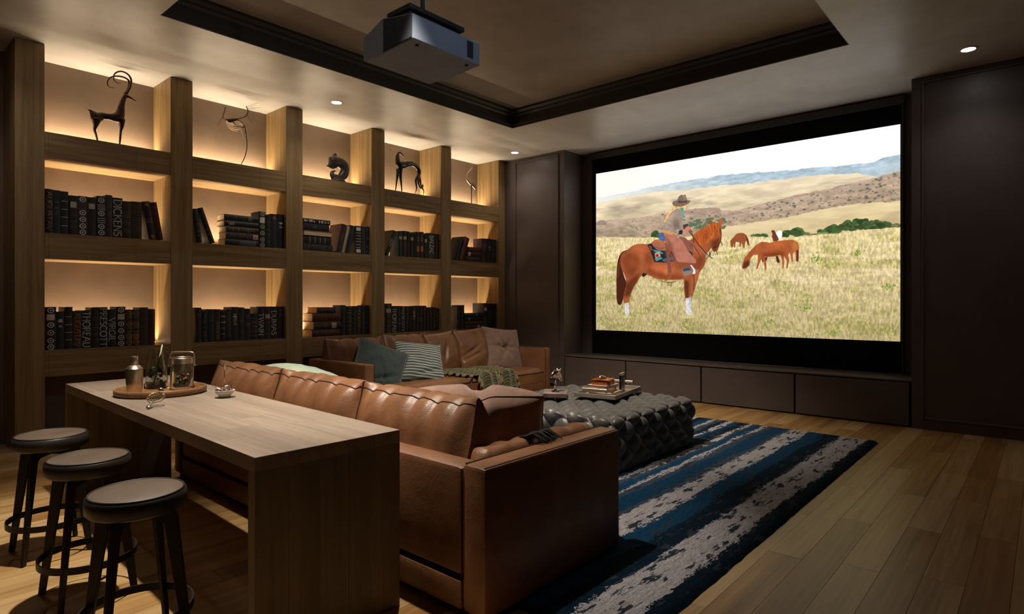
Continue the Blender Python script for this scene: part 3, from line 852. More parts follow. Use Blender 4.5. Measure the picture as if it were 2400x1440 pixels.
GLY = {
    'A': (.78, [[(0.05, 0), (.39, 1)], [(.39, 1), (.73, 0)], [(.2, .36), (.58, .36)]]), 'B': (.62, [[(.12, 0), (.12, 1)], [(.12, 1), (.3, 1)] + _arc(.3, .76, .22, .24, 90, -90, 6) + [(.12, .52)], [(.12, .52), (.3, .52)] + _arc(.3, .26, .27, .26, 90, -90, 6) + [(.12, 0)]]),
    'C': (.74, [_arc(.42, .5, .36, .5, 50, 310, 12)]), 'D': (.76, [[(.12, 0), (.12, 1)], [(.12, 1), (.32, 1)] + _arc(.32, .5, .38, .5, 90, -90, 10) + [(.12, 0)]]),
    'E': (.58, [[(.12, 0), (.12, 1)], [(.12, 1), (.52, 1)], [(.12, .52), (.44, .52)], [(.12, 0), (.54, 0)]]), 'F': (.55, [[(.12, 0), (.12, 1)], [(.12, 1), (.5, 1)], [(.12, .52), (.42, .52)]]),
    'G': (.78, [_arc(.42, .5, .36, .5, 50, 335, 12), [(.74, .02), (.74, .44), (.54, .44)]]), 'H': (.76, [[(.12, 0), (.12, 1)], [(.64, 0), (.64, 1)], [(.12, .52), (.64, .52)]]),
    'J': (.42, [[(.3, 1), (.3, .2)] + _arc(.16, .2, .14, .22, 0, -120, 6)]), 'I': (.28, [[(.14, 0), (.14, 1)]]), 'K': (.68, [[(.12, 0), (.12, 1)], [(.14, .42), (.6, 1)], [(.28, .58), (.64, 0)]]), 'L': (.56, [[(.12, 0), (.12, 1)], [(.12, 0), (.52, 0)]]),
    'M': (.9, [[(.1, 0), (.16, 1)], [(.16, 1), (.45, .1)], [(.45, .1), (.74, 1)], [(.74, 1), (.8, 0)]]), 'N': (.76, [[(.12, 0), (.12, 1)], [(.12, 1), (.64, 0)], [(.64, 0), (.64, 1)]]),
    'O': (.84, [_arc(.42, .5, .37, .5, 0, 360, 16)]), 'P': (.6, [[(.12, 0), (.12, 1)], [(.12, 1), (.28, 1)] + _arc(.28, .74, .24, .26, 90, -90, 7) + [(.12, .48)]]),
    'R': (.68, [[(.12, 0), (.12, 1)], [(.12, 1), (.28, 1)] + _arc(.28, .75, .24, .25, 90, -90, 7) + [(.12, .5)], [(.3, .5), (.64, 0)]]),
    'S': (.56, [_arc(.28, .75, .2, .25, 30, 240, 8) + _arc(.28, .26, .22, .26, 60, -150, 8)]), 'T': (.68, [[(.34, 0), (.34, 1)], [(.03, 1), (.65, 1)]]),
    'U': (.76, [[(.12, 1), (.12, .3)] + _arc(.38, .3, .26, .3, 180, 360, 8) + [(.64, 1)]]), 'V': (.74, [[(.04, 1), (.37, 0)], [(.37, 0), (.7, 1)]]),
    'W': (1.0, [[(.04, 1), (.27, 0)], [(.27, 0), (.5, .95)], [(.5, .95), (.73, 0)], [(.73, 0), (.96, 1)]]), 'Z': (.64, [[(.08, 1), (.56, 1), (.08, 0), (.6, 0)]]), 'Y': (.7, [[(.35, 0), (.35, .45)], [(.35, .45), (.05, 1)], [(.35, .45), (.65, 1)]]), ' ': (.4, [])}


def flat_stroke(bm, pts, wd, P, mi):
    """thin flat ribbon along pts (u,v); P maps (u,v,lift) to a point"""
    q_ = [pts[0]]
    for a, b_ in zip(pts[:-1], pts[1:]):
        m_ = 5 if (len(pts) <= 3 or math.hypot(b_[0] - a[0], b_[1] - a[1]) > wd * 4) else 1
        q_ += [(a[0] + (b_[0] - a[0]) * k / m_, a[1] + (b_[1] - a[1]) * k / m_) for k in range(1, m_ + 1)]
    pts = q_; n = len(pts)
    L, R_ = [], []
    for i in range(n):
        a = pts[max(i - 1, 0)]; b_ = pts[min(i + 1, n - 1)]
        dx, dy = b_[0] - a[0], b_[1] - a[1]; q = math.hypot(dx, dy) + 1e-9
        ox, oy = -dy / q * wd / 2, dx / q * wd / 2
        L.append(bm.verts.new(P(pts[i][0] + ox, pts[i][1] + oy))); R_.append(bm.verts.new(P(pts[i][0] - ox, pts[i][1] - oy)))
    for i in range(n - 1): bm.faces.new((L[i], L[i + 1], R_[i + 1], R_[i])).material_index = mi


def lettering(bm, text, P, x0, y0, hgt, length, mi):
    """text running along u from x0, letter height hgt along v, squeezed or spread to length"""
    tot = sum(GLY[c][0] for c in text) ; sx = length / tot
    wd = hgt * 0.105; x = x0
    for c in text:
        adv, strokes = GLY[c]
        for k, s in enumerate(strokes):
            pts = [(x + u * sx, y0 + v * hgt) for u, v in s]
            flat_stroke(bm, pts, wd * (1.25 if k == 0 else .8), P, mi)
            for e, f in ((s[0], s[1]), (s[-1], s[-2])):   # serifs
                if (e[1] in (0, 1)) and len(s) == 2 and abs(e[1] - f[1]) > .3:
                    q = .085
                    flat_stroke(bm, [(x + (e[0] - q) * sx, y0 + e[1] * hgt), (x + (e[0] + q) * sx, y0 + e[1] * hgt)], wd * .45, P, mi)
        x += adv * sx


def book(label, mtx, w_, d, h, cov, deco, group):
    """local frame: spine in the plane y=0 facing -y, thickness along x, height along z"""
    r = root('book', mtx.translation, label, 'book', group)
    T = lambda b: bmesh.ops.transform(b, matrix=mtx, verts=b.verts[:])
    ct = min(0.004, w_ * .16)
    b = nb()
    # rounded spine and two boards as one cover
    out, inn = [], []
    bul = min(.008, w_ * .22)
    nn = 6
    for i in range(nn + 1):
        a = i / nn; out.append((w_ * a, bul * (1 - math.sin(PI * a))))
    prof = [(0, d)] + out + [(w_, d), (w_ - ct, d), (w_ - ct, bul + ct)] + [(ct, bul + ct), (ct, d)]
    prism(b, prof, 'z', 0, h); T(b)
    obj('cover', b, COV[cov], r)
    b = nb(); box(b, (ct, bul + ct, .004), (w_ - ct, d - .006, h - .004)); T(b)
    obj('page_block', b, M['paper'], r)
    b = nb(); keys = []
    def mi(k):
        if k not in keys: keys.append(k)
        return keys.index(k)
    def P(u, v): return Vector((u, bul * (1 - math.sin(PI * min(1, max(0, u / w_)))) - .0006, v))
    def rect(u0, u1, v0, v1, k):
        m_ = mi(k)
        for i in range(4):
            a0, a1 = u0 + (u1 - u0) * i / 4, u0 + (u1 - u0) * (i + 1) / 4
            b.faces.new([b.verts.new(P(a0, v0)), b.verts.new(P(a1, v0)), b.verts.new(P(a1, v1)), b.verts.new(P(a0, v1))]).material_index = m_
    for dd in deco:
        k = dd[0]
        if k == 'T':      # lettering down the spine: T, ink, text, start, end (share of height from the top)
            _, ink, text, a0, a1 = dd[:5]
            hg = w_ * (dd[5] if len(dd) > 5 else .62)
            lettering(b, text, lambda u, v: P(v, h - u), a0 * h, (w_ - hg) / 2, hg, (a1 - a0) * h, mi(ink))
        elif k == 'L': rect(w_ * .14, w_ * .86, h * (1 - dd[3]), h * (1 - dd[2]), dd[1])           # label block
        elif k == 'B':                                                                            # bands at listed heights
            for v in dd[2]: rect(w_ * .08, w_ * .92, h * (1 - v) - .002, h * (1 - v) + .002, dd[1])
        elif k == 'M':                                                                            # medallions
            for v in dd[2]:
                rad = min(w_ * .36, .02)
                flat_stroke(b, _arc(w_ / 2, h * (1 - v), rad, rad * 1.0, 0, 360, 14), rad * .34, P, mi(dd[1]))
                flat_stroke(b, [(w_ / 2 - rad * 1.25, h * (1 - v)), (w_ / 2 - rad * .8, h * (1 - v))], rad * .5, P, mi(dd[1])); flat_stroke(b, [(w_ / 2 + rad * .8, h * (1 - v)), (w_ / 2 + rad * 1.25, h * (1 - v))], rad * .5, P, mi(dd[1]))
                rect(w_ / 2 - rad * .3, w_ / 2 + rad * .3, h * (1 - v) - rad * .3, h * (1 - v) + rad * .3, dd[1])
        elif k == 'S':                                                                            # small squiggle of worn print
            rn = random.Random(int(w_ * 1e5) + int(dd[2] * 100))
            for _ in range(dd[4] if len(dd) > 4 else 7):
                v = h * (1 - dd[2] - (dd[3] - dd[2]) * rn.random()); u0 = w_ * (.15 + .3 * rn.random()); u1 = w_ * (.5 + .35 * rn.random())
                flat_stroke(b, [(u0, v), ((u0 + u1) / 2, v + w_ * .1 * (rn.random() - .5)), (u1, v)], w_ * .07, P, mi(dd[1]))
        elif k == 'F':                                                                            # outlined frame
            a0, a1 = h * (1 - dd[3]), h * (1 - dd[2]); e = .0025
            flat_stroke(b, [(w_ * .15, a0), (w_ * .85, a0), (w_ * .85, a1), (w_ * .15, a1), (w_ * .15, a0)], e, P, mi(dd[1]))
    if deco:
        T(b); o = obj('spine_print', b, [INK[k] for k in keys], r, flip=False, kind='stuff')
    else: b.free()
    return r


YSP = 6.372
GRP = {}
def standing(shelf_i, bay, x0, x1, ytop, cov, deco, label, depth=.20, yf=YSP):
    z0 = BEAMS[shelf_i][1] + .0005
    a = max(px(x0, 600, Y=yf).x + .0006, UP[bay][1] + .002); b_ = min(px(x1, 600, Y=yf).x - .0006, UP[bay + 1][0] - .002); zt = px((x0 + x1) / 2, ytop, Y=yf).z
    return book(label, Matrix.Translation((a, yf, z0)), b_ - a, depth, zt - z0, cov, deco, GRP.get((shelf_i, bay)))


def leaning(shelf_i, bay, xb0, xb1, xt0, xt1, ytop, cov, deco, label, depth=.20, yf=YSP):
    """book leaning sideways: bottom edge xb0..xb1, top edge xt0..xt1"""
    z0 = BEAMS[shelf_i][1] + .0005
    B0, B1 = px(xb0, 600, Y=yf).x, px(xb1, 600, Y=yf).x; T0, T1 = px(xt0, 600, Y=yf).x, px(xt1, 600, Y=yf).x
    zt = px((xt0 + xt1) / 2, ytop, Y=yf).z
    dx = ((T0 + T1) - (B0 + B1)) / 2; hh = zt - z0
    th = math.atan2(dx, hh); h = math.hypot(dx, hh) * .985
    w_ = ((B1 - B0) + (T1 - T0)) / 2 * math.cos(th)
    piv = B0 if th < 0 else B1
    m = Matrix.Translation((piv, yf, z0)) @ Matrix.Rotation(th, 4, 'Y') @ Matrix.Translation((0 if th < 0 else -w_, 0, 0))
    # keep the lower corner on the shelf
    return book(label, m, w_, depth, h, cov, deco, GRP.get((shelf_i, bay)))


def lying(shelf_i, bay, x0, x1, zlo, zhi, cov, deco, label, depth=.20, yf=YSP, fore=False):
    a = px(x0, 600, Y=yf).x; b_ = px(x1, 600, Y=yf).x
    if fore:   # fore edge (pages) to the room
        m = Matrix.Translation((a, yf + depth, zlo)) @ Matrix.Rotation(PI, 4, 'Z') @ Matrix.Translation((-(b_ - a), 0, 0)) @ Matrix.Translation((b_ - a, 0, 0)) @ Matrix.Rotation(-PI / 2, 4, 'Y')
    else:
        m = Matrix.Translation((b_, yf, zlo)) @ Matrix.Rotation(-PI / 2, 4, 'Y')
    return book(label, m, zhi - zlo - .0006, depth, b_ - a, cov, deco, GRP.get((shelf_i, bay)))


SH = {1: 'middle', 2: 'bottom'}
for s in SH:
    for i in range(5): GRP[(s, i)] = 'books on the %s shelf, %s bay' % (SH[s], BAYN[i])
ORD = ['first', 'second', 'third', 'fourth', 'fifth', 'sixth', 'seventh', 'eighth', 'ninth', 'tenth', 'eleventh', 'twelfth', 'thirteenth', 'fourteenth', 'fifteenth']
DN = {'T': 'lettered', 'L': 'labelled', 'B': 'banded', 'M': 'medallion-printed', 'S': 'worn-print', 'F': 'framed-title'}


def row(si, bay, items):
    """items: (x0,x1,ytop,cover,deco[,extra word])"""
    for k, it in enumerate(items):
        x0, x1, yt, cv, dc = it[:5]
        what = ('silver-lettered' if any(d[0] == 'T' and d[1] == 'w' for d in dc) else DN[dc[0][0]]) if dc else 'plain'
        lab = '%s %s book, %s upright from left, %s shelf, %s bay' % (what, CNAME[cv], ORD[k], SH[si], BAYN[bay])
        standing(si, bay, x0, x1, yt, cv, dc, lab, depth=.19 + .03 * ((k * 7) % 5) / 5, yf=YSP + .004 * ((k * 3) % 4) / 4)


B5 = [.13, .32, .5, .68, .86]
row(1, 0, [(105.6, 125, 443, 'k', [('T', 'g', 'AUGUSTAV', .05, .94, .7)]), (125, 142.5, 446, 'n', [('S', 'd', .2, .6, 12)]), (142.5, 161, 449, 'k', [('B', 'w', [.23, .42, .6, .8])]),
           (162.5, 183, 458.5, 'k', [('L', 'c', .16, .31), ('B', 'd', [.5, .66, .8])]), (183, 205.5, 460, 'b', [('M', 'w', [.08, .42, .59, .76, .92]), ('B', 'd', [.15, .33])]),
           (205.5, 225.5, 463, 'k', [('L', 'c', .16, .3)]), (227, 248.5, 460, 'k', [('M', 'w', [.1, .43, .75, .9]), ('B', 'w', [.22, .26, .3, .34, .55, .6, .65])]), (248.5, 264, 457.5, 'b', [('S', 'd', .1, .9, 8)]),
           (264, 288, 464, 'k', [('T', 'w', 'DICKENS', .04, .97, .76)]), (288, 307.5, 472, 'b', [('M', 'd', [.4, .6, .8]), ('B', 'd', [.1, .3])]), (307.5, 333, 473, 'b', [('B', 'd', [.1, .17, .24, .3, .36, .43, .5, .57, .63, .7, .77])])])
leaning(1, 0, 350, 367.5, 333.5, 351, 472, 'k', [('S', 'g', .02, .12, 14), ('B', 'g', [.46, .5, .54]), ('S', 'g', .86, .96, 16)], 'black book with gold bands leaning left on the middle shelf, leftmost bay')
leaning(1, 0, 367.8, 383.7, 351.5, 367.5, 474, 'r', [('S', 'd', .1, .3, 5)], 'dark red book leaning at the right end of the middle shelf, leftmost bay')

row(2, 0, [(105.6, 132.5, 720, 'k', [('M', 'w', [.08, .42, .6, .78, .93]), ('L', 'c', .17, .31)]), (132.5, 151, 731, 'n', [('S', 'w', .18, .42, 12)]), (151.5, 170.6, 720, 'k', [('B', 'w', [.23, .42, .6, .78])]),
           (171, 192, 729, 'b', [('T', 'g', 'AUGUSTAV', .05, .94, .66)]), (192, 214, 728, 'k', [('T', 'w', 'THOREAU', .02, .98, .8)]), (214, 232.5, 721, 'k', [('B', 'd', [.28, .5, .66, .82])]),
           (232.5, 253, 720.6, 'k', [('T', 'w', 'PRESCOTT', .02, .98, .78)]), (253, 273, 725.6, 'n', [('T', 'w', 'VIRGIL', .22, .86, .72)]), (273, 295, 719.4, 'k', [('M', 'w', [.08, .43, .6, .77, .92]), ('L', 'c', .18, .32)]),
           (295, 311, 727, 'b', [('M', 'g', [.1, .4, .72, .9]), ('B', 'g', [.2, .5, .6, .8])]), (311, 328, 726, 'b', [('M', 'g', [.1, .4, .72, .9]), ('B', 'g', [.2, .5, .6, .8])]), (328, 348, 721, 'b', [('B', 'd', [.3, .5])]),
           (348, 364, 725, 'r', [])])

leaning(1, 1, 461, 477.4, 452.2, 464, 489, 'k', [('S', 'd', .05, .9, 14)], 'black book leaning against the left upright, middle shelf, second bay')
leaning(1, 1, 493, 507, 464.5, 476.6, 488, 'k', [('S', 'd', .58, .8, 12)], 'slim black book leaning steeply beside the stack, middle shelf, second bay')
zz = BEAMS[1][1] + .0005
for k, (x0, x1, th, cv, dc, lab) in enumerate([
        (527.5, 606.5, .066, 'k', [('L', 'd', .42, .92)], 'bottom book of the stack of five, black, middle shelf, second bay'),
        (529.5, 606.5, .072, 'm', [('L', 'c', .82, .98), ('S', 'd', .1, .75, 30)], 'fourth book down of the stack of five, maroon, pale label, second bay'),
        (530, 606.5, .060, 'b', [('S', 'g', .05, .95, 40), ('M', 'd', [.72])], 'middle book of the stack of five, patterned brown, middle shelf, second bay'),
        (525.5, 606.5, .058, 'k', [('S', 'w', .1, .3, 14)], 'second book down of the stack of five, plain black, middle shelf, second bay'),
        (526, 606.5, .066, 'k', [('L', 'd', .68, .8), ('B', 'd', [.1, .25, .3, .35, .45, .5, .55, .6, .86])], 'topmost book of the stack of five, finely banded black, middle shelf, second bay')]):
    lying(1, 1, x0, x1, zz, zz + th, cv, dc, lab, depth=.18); zz += th + .0004
row(1, 1, [(607.2, 622.8, 496.3, 'k', [('L', 'W', .16, .32), ('M', 'w', [.07, .42, .6, .78, .93])]), (623, 635, 504, 'k', [('B', 'd', [.2, .24, .42, .46, .6, .78])]), (635.3, 650, 502, 'k', [('S', 'g', .04, .16, 14)]), (650.3, 670, 503, 'k', [('S', 'w', .22, .45, 9)])])

row(2, 1, [(459, 473, 721.6, 'm', [('S', 'd', .14, .3, 6)]), (473.3, 487, 729, 'k', [('S', 'd', .05, .95, 26)]), (487.3, 503, 725.4, 'n', [('B', 'd', [.2, .28, .34])]), (503.3, 517, 725.4, 'b', [('L', 'd', .38, .46), ('S', 'g', .5, .95, 20)]),
           (517.4, 530, 730, 'k', [('B', 'w', [.16, .18, .36, .38, .56, .75])]), (530.2, 543, 726, 'k', [('T', 'd', 'VAUDONZETTE', .06, .88, .74)]), (543.2, 559, 720, 'e', [('S', 'c', .2, .52, 26)]), (559.6, 573.5, 721, 'e', [('S', 'd', .15, .95, 20)]),
           (573.6, 588, 724, 'e', [('M', 'd', [.5]), ('B', 'd', [.2, .26])]), (588.2, 605, 736, 'k', [('B', 'g', [.16, .3, .34, .48, .66, .84])]), (605.2, 620, 720, 'k', [('T', 'w', 'TWAIN', .18, .88, .74)]),
           (620.2, 635, 719, 'm', [('L', 'c', .24, .36), ('B', 'd', [.5, .66, .82])]), (635.2, 650, 719, 'k', [('T', 'w', 'DUMAS', .12, .88, .76)]), (650.2, 666.5, 719, 'm', [('S', 'd', .1, .3, 7)])])

zz = BEAMS[1][1] + .0005
for (x0, x1, th, cv, dc, lab, fore) in [
        (712, 780, .082, 'k', [('T', 'd', 'ULTERICA', .02, .98, .66)], 'bottom book of the left stack, broad-lettered black, middle shelf, third bay', False),
        (712.3, 777, .092, 'k', [('B', 'w', [.22, .4, .58, .76])], 'fourth book down of the left stack, black with four silver bars, middle shelf, third bay', False),
        (713, 778, .064, 'k', [], 'middle book of the left stack, pages facing the room, middle shelf, third bay', True),
        (712, 772, .076, 'n', [('S', 'd', .35, .65, 10)], 'second book down of the left stack, navy, middle shelf, third bay', False),
        (712, 774.5, .056, 'k', [('S', 'W', .02, .98, 44)], 'topmost book of the left stack, white pattern on black, middle shelf, third bay', False)]:
    lying(1, 2, x0, x1, zz, zz + th, cv, dc, lab, depth=.17, fore=fore); zz += th + .0004
leaning(1, 2, 788.7, 800.5, 802, 814.8, 527, 'm', [('S', 'd', .1, .9, 10)], 'thick maroon book leaning right, middle shelf, third bay', depth=.26)
leaning(1, 2, 801.2, 808.3, 815.5, 821.4, 531, 'p', [], 'thin pale book leaning between two dark ones, middle shelf, third bay')
leaning(1, 2, 809, 820.6, 822, 833, 530, 'n', [('B', 'd', [.18, .24])], 'navy book leaning against the gold-lined one, middle shelf, third bay')
row(1, 2, [(833.5, 847.6, 530, 'k', [('L', 'W', .05, .17), ('L', 'W', .83, .95), ('B', 'W', [.25, .35, .46, .56, .67, .77])]), (848, 858, 532, 'k', [('T', 'd', 'SHAKESPEARE', .06, .97, .74)]), (858.3, 870, 532, 'k', [('M', 'd', [.1, .42, .72, .9])])])

zz = BEAMS[2][1] + .0005
for (x0, x1, th, cv, dc, lab) in [
        (731.5, 797, .080, 'r', [('S', 'd', .1, .9, 16)], 'bottom book of the lit stack, dark red, bottom shelf, third bay'),
        (736, 800, .094, 'm', [('L', 'c', .64, .82), ('S', 'd', .05, .5, 26)], 'third book down of the lit stack, maroon with a pale label, bottom shelf, third bay'),
        (733, 799, .098, 'r', [('F', 'g', .74, .98), ('F', 'g', .02, .48)], 'second book down of the lit stack, dark red with gold frames, bottom shelf, third bay'),
        (743.5, 787, .068, 'b', [('S', 'd', .1, .9, 12)], 'topmost book of the lit stack, short and brown, bottom shelf, third bay')]:
    lying(2, 2, x0, x1, zz, zz + th, cv, dc, lab, depth=.23); zz += th + .0004
row(2, 2, [(800.6, 811, 715.7, 'n', [('B', 'd', [.08, .12, .16])]), (811.2, 826, 721, 'k', [('B', 'g', [.2, .36, .5, .66, .8])]), (826.2, 836, 718, 'n', [('B', 'd', [.28, .44, .6, .78])]), (836.2, 846.5, 718, 'b', [('S', 'g', .08, .9, 24)]),
           (846.7, 857, 718, 'n', [('B', 'd', [.2, .25, .3, .36, .42])]), (857.2, 867.5, 716, 'k', [('B', 'd', [.24, .42, .6, .78])])])

leaning(1, 3, 903.6, 910.7, 922, 932.4, 542.7, 'e', [('T', 'w', 'JOY', .32, .66, .72)], 'green-black book with three big letters leaning right, middle shelf, fourth bay', depth=.24)
row(1, 3, [(934.3, 944.3, 542, 'n', [('L', 'c', .2, .32)]), (944.5, 954.8, 541.7, 'k', [('L', 'c', .21, .33), ('B', 'd', [.5, .6, .7])]), (955, 961.8, 543, 'm', []), (962, 971, 547, 'k', [('L', 'c', .17, .3)]), (971.2, 975.4, 549, 'n', []),
           (975.7, 984.7, 544, 'm', [('L', 'o', .55, .76), ('L', 'm' if False else 'd', .18, .36)]), (984.9, 994, 544, 'm', [('L', 'o', .54, .75), ('L', 'd', .18, .36)]), (994.3, 1002.8, 551, 'k', [('L', 'c', .18, .32)]),
           (1003, 1020.5, 547, 'k', [('T', 'w', 'BALZAC', .1, .82, .5)]), (1020.8, 1029, 549, 'm', [('S', 'd', .2, .8, 5)])])
row(2, 3, [(902.9, 919, 712, 'k', [('M', 'd', [.08, .42, .6, .76, .92]), ('L', 'c', .17, .31)]), (919.3, 931, 720, 'k', [('T', 'w', 'THOREAU', .03, .97, .78)]), (931.2, 941, 717.7, 'k', [('S', 'd', .2, .8, 12)]), (941.2, 949.7, 717.7, 'k', [('T', 'w', 'PRESCOTT', .03, .97, .78)]),
           (949.9, 960, 721, 'k', [('B', 'd', [.08, .25, .42, .6, .78])]), (960.2, 966, 718, 'm', [('S', 'd', .1, .9, 16)]), (966.2, 976, 718, 'e', [('S', 'c', .18, .5, 24)]), (976.2, 984, 718, 'm', [('S', 'd', .3, .6, 6)]), (984.2, 992, 717.6, 'b', [('M', 'd', [.52])]),
           (992.2, 1000, 717, 'm', [('B', 'd', [.15, .3])]), (1000.2, 1007, 720.7, 'n', [('S', 'd', .1, .9, 10)]), (1007.2, 1015, 720.7, 'm', [('B', 'd', [.2, .27])]), (1015.2, 1022, 720.7, 'k', [('S', 'g', .1, .95, 14)]), (1022.2, 1031, 723, 'n', [('M', 'd', [.18, .36, .54, .72])])])

leaning(1, 4, 1061, 1067, 1073, 1078, 562, 'e', [('S', 'd', .5, .9, 8)], 'green-black book leaning at the far left, middle shelf, rightmost bay', depth=.24)
leaning(1, 4, 1068, 1074.5, 1080.6, 1087, 557, 'n', [('S', 'd', .1, .4, 5)], 'tall navy book leaning second from the left, middle shelf, rightmost bay')
leaning(1, 4, 1076, 1087.5, 1090, 1101.5, 559, 'r', [], 'dark red book leaning toward the low stack, middle shelf, rightmost bay')
zz = BEAMS[1][1] + .0005
for (x0, x1, th, cv, dc, lab) in [(1091, 1127, .070, 'n', [('S', 'd', .1, .9, 10)], 'bottom book of the low stack of three, navy, middle shelf, rightmost bay'), (1094.5, 1128, .074, 'm', [('L', 'c', .1, .26)], 'middle book of the low stack of three, maroon, pale label, rightmost bay'),
                                  (1098, 1127.5, .070, 'r', [('S', 'd', .1, .9, 8)], 'topmost book of the low stack of three, dark red, middle shelf, rightmost bay')]:
    lying(1, 4, x0, x1, zz, zz + th, cv, dc, lab, depth=.17); zz += th + .0004
row(1, 4, [(1130, 1143.8, 559.7, 'm', [('S', 'd', .2, .7, 8)]), (1144, 1152.3, 560, 'k', [('S', 'w', .25, .5, 6)]), (1152.6, 1165, 562, 'n', [('B', 'd', [.42, .58])])])

row(2, 4, [(1072.5, 1080.4, 718.7, 'n', [('B', 'd', [.2, .28])]), (1080.7, 1089, 715.5, 'k', [('B', 'd', [.62, .68, .74, .8])])])
zz = BEAMS[2][1] + .0005
for (x0, x1, th, cv, dc, lab) in [(1089.6, 1133, .062, 'm', [('L', 'c', .68, .8), ('S', 'd', .05, .6, 18)], 'bottom book of the stack of four, maroon with a pale label, bottom shelf, rightmost bay'), (1089.6, 1133.4, .056, 'b', [('S', 'g', .05, .95, 24)], 'third book down of the stack of four, gilt brown, bottom shelf, rightmost bay'),
                                  (1089.6, 1132, .054, 'k', [('B', 'w', [.2, .24, .28])], 'second book down of the stack of four, black, bottom shelf, rightmost bay'), (1089.6, 1133, .060, 'e', [('L', 'd', .6, .7), ('B', 'd', [.2, .3, .4])], 'topmost book of the stack of four, green-black, bottom shelf, rightmost bay')]:
    lying(2, 4, x0, x1, zz, zz + th, cv, dc, lab, depth=.17); zz += th + .0004
for k, it in enumerate([(1134, 1143, 711, 'k', [('M', 'd', [.1, .6, .78, .92]), ('L', 'c', .17, .3)]), (1143.3, 1158, 712, 'k', [('B', 'd', [.3, .36, .42, .5, .58])]), (1158.3, 1167.5, 712, 'n', [('B', 'd', [.22, .32, .4])])]):
    standing(2, 4, *it, 'tall %s book, %s right of the stack of four, bottom shelf, rightmost bay' % (CNAME[it[3]], ORD[k]), depth=.24)

# ================================================================ SCULPTURES ON THE TOP SHELF
ZT = BEAMS[0][1]
YSC = 6.44
BRONZE = plain('dark_bronze', (58, 44, 34), 0.32, 0.75, var=0.12, scale=8)
BLACKL = plain('black_lacquer', (10, 8, 9), 0.16, 0.0, var=0.1, spec=0.7)
REDL = plain('red_black_lacquer', (44, 8, 8), 0.18, 0.0, var=0.25, spec=0.7)
STONE = plain('grey_brown_ceramic', (70, 60, 56), 0.35, 0.1, var=0.12, scale=5)


def tracer(ox, oy, sc, Y=YSC):
    q = px(ox, oy, Y=Y); dep = q.x * FW[0] + q.y * FW[1]; unit = dep / FPX / sc
    def Pp(x, y, dy=0.0): v = px(ox + x / sc, oy + y / sc, Y=Y); v.y += dy; return v
    return Pp, unit


def limb(bm, Pp, u, pts, n=10, k=5, dy=0.0, flat=1.0):
    tube(bm, [Pp(a, b_, dy if len(p) < 4 else p[3]) for p in pts for a, b_ in [(p[0], p[1])]], [p[2] * u for p in pts], n=n, k=k, sq_axis=Vector((0, 1, 0)) if flat != 1 else None, squash=flat)


def feet(Pp, x, y, dy=0.0):
    v = Pp(x, y, dy); v.z = ZT + .002; return v


# ibex
Pp, u = tracer(0, 60, 3.4286)
b = nb()
limb(b, Pp, u, [(720, 672, 4), (748, 708, 30), (778, 740, 48), (820, 728, 34), (880, 734, 30), (945, 738, 46), (968, 700, 36), (976, 650, 27), (990, 600, 21), (1006, 562, 17)], flat=.8)
limb(b, Pp, u, [(690, 675, 3), (712, 677, 6), (735, 695, 12)])
for s in (-.010, .010):
    limb(b, Pp, u, [(775, 755, 40), (770, 800, 20), (760, 838, 10), (768, 868, 8), (782, 915, 6)], dy=s)
    limb(b, Pp, u, [(972, 755, 34), (978, 808, 17), (970, 850, 9), (966, 900, 8), (962, 945, 6)], dy=s)
    for (fx, fy) in ((782, 915), (962, 945)):
        tube(b, [Pp(fx, fy, s), feet(Pp, fx, fy, s)], 6 * u)
limb(b, Pp, u, [(1000, 560, 15), (1030, 573, 15), (1062, 590, 10), (1093, 608, 5)])
b = remesh(b, .006)
ib = root('ibex_sculpture', (Pp(870, 900).x, YSC, ZT), 'dark bronze ibex sculpture with curled horns on the top shelf, leftmost bay', 'sculpture')
obj('body', b, BRONZE, ib, smooth=True)
for s, q in ((-.02, [(1010, 552, 11), (1038, 500, 10), (1048, 440, 9), (1020, 395, 8), (965, 372, 7), (918, 390, 6), (908, 430, 5), (930, 462, 4), (965, 467, 3)]), (.02, [(1008, 552, 11), (1040, 490, 10), (1040, 440, 9), (1000, 412, 8), (940, 402, 7), (888, 416, 6), (868, 455, 5), (884, 490, 4), (928, 498, 3)])):
    b = nb(); limb(b, Pp, u, q, n=8, k=6, dy=s); obj('horn', b, BRONZE, ib, smooth=True)

# crested wire bird
Pp, u = tracer(490, 235, 9.0)
bd = root('crested_bird_sculpture', (Pp(680, 1345).x, YSC, ZT), 'openwork crested bird sculpture with wire quills on a thin curved stem, top shelf, second bay', 'sculpture')
b = nb(); limb(b, Pp, u, [(352, 140, 9), (322, 240, 9), (296, 330, 8), (300, 385, 6), (340, 402, 5)], n=8); limb(b, Pp, u, [(345, 410, 10), (480, 400, 12), (600, 392, 11), (700, 370, 10), (775, 335, 11), (815, 260, 11), (812, 195, 10), (778, 125, 8)], n=8); obj('crest', b, BRONZE, bd, smooth=True)
b = nb()
for i in range(14):
    t_ = i / 13; a = (785 + 34 * math.sin(t_ * PI), 140 + 215 * t_); L_ = 240 - 20 * abs(t_ - .4) * 3; an = math.radians(-18 + 62 * t_)
    tube(b, [Pp(*a), Pp(a[0] + L_ * math.cos(an), a[1] + L_ * math.sin(an), .06 * (i % 3 - 1))], [3.4 * u, 2.0 * u], n=5)
for q in ((290, 345, 172, 498), (285, 360, 178, 560), (288, 350, 200, 530), (300, 255, 240, 268), (312, 185, 272, 182), (330, 160, 300, 150), (340, 130, 305, 100)): tube(b, [Pp(q[0], q[1]), Pp(q[2], q[3])], [3 * u, 2 * u], n=5)
obj('quills', b, BRONZE, bd)
b = nb()
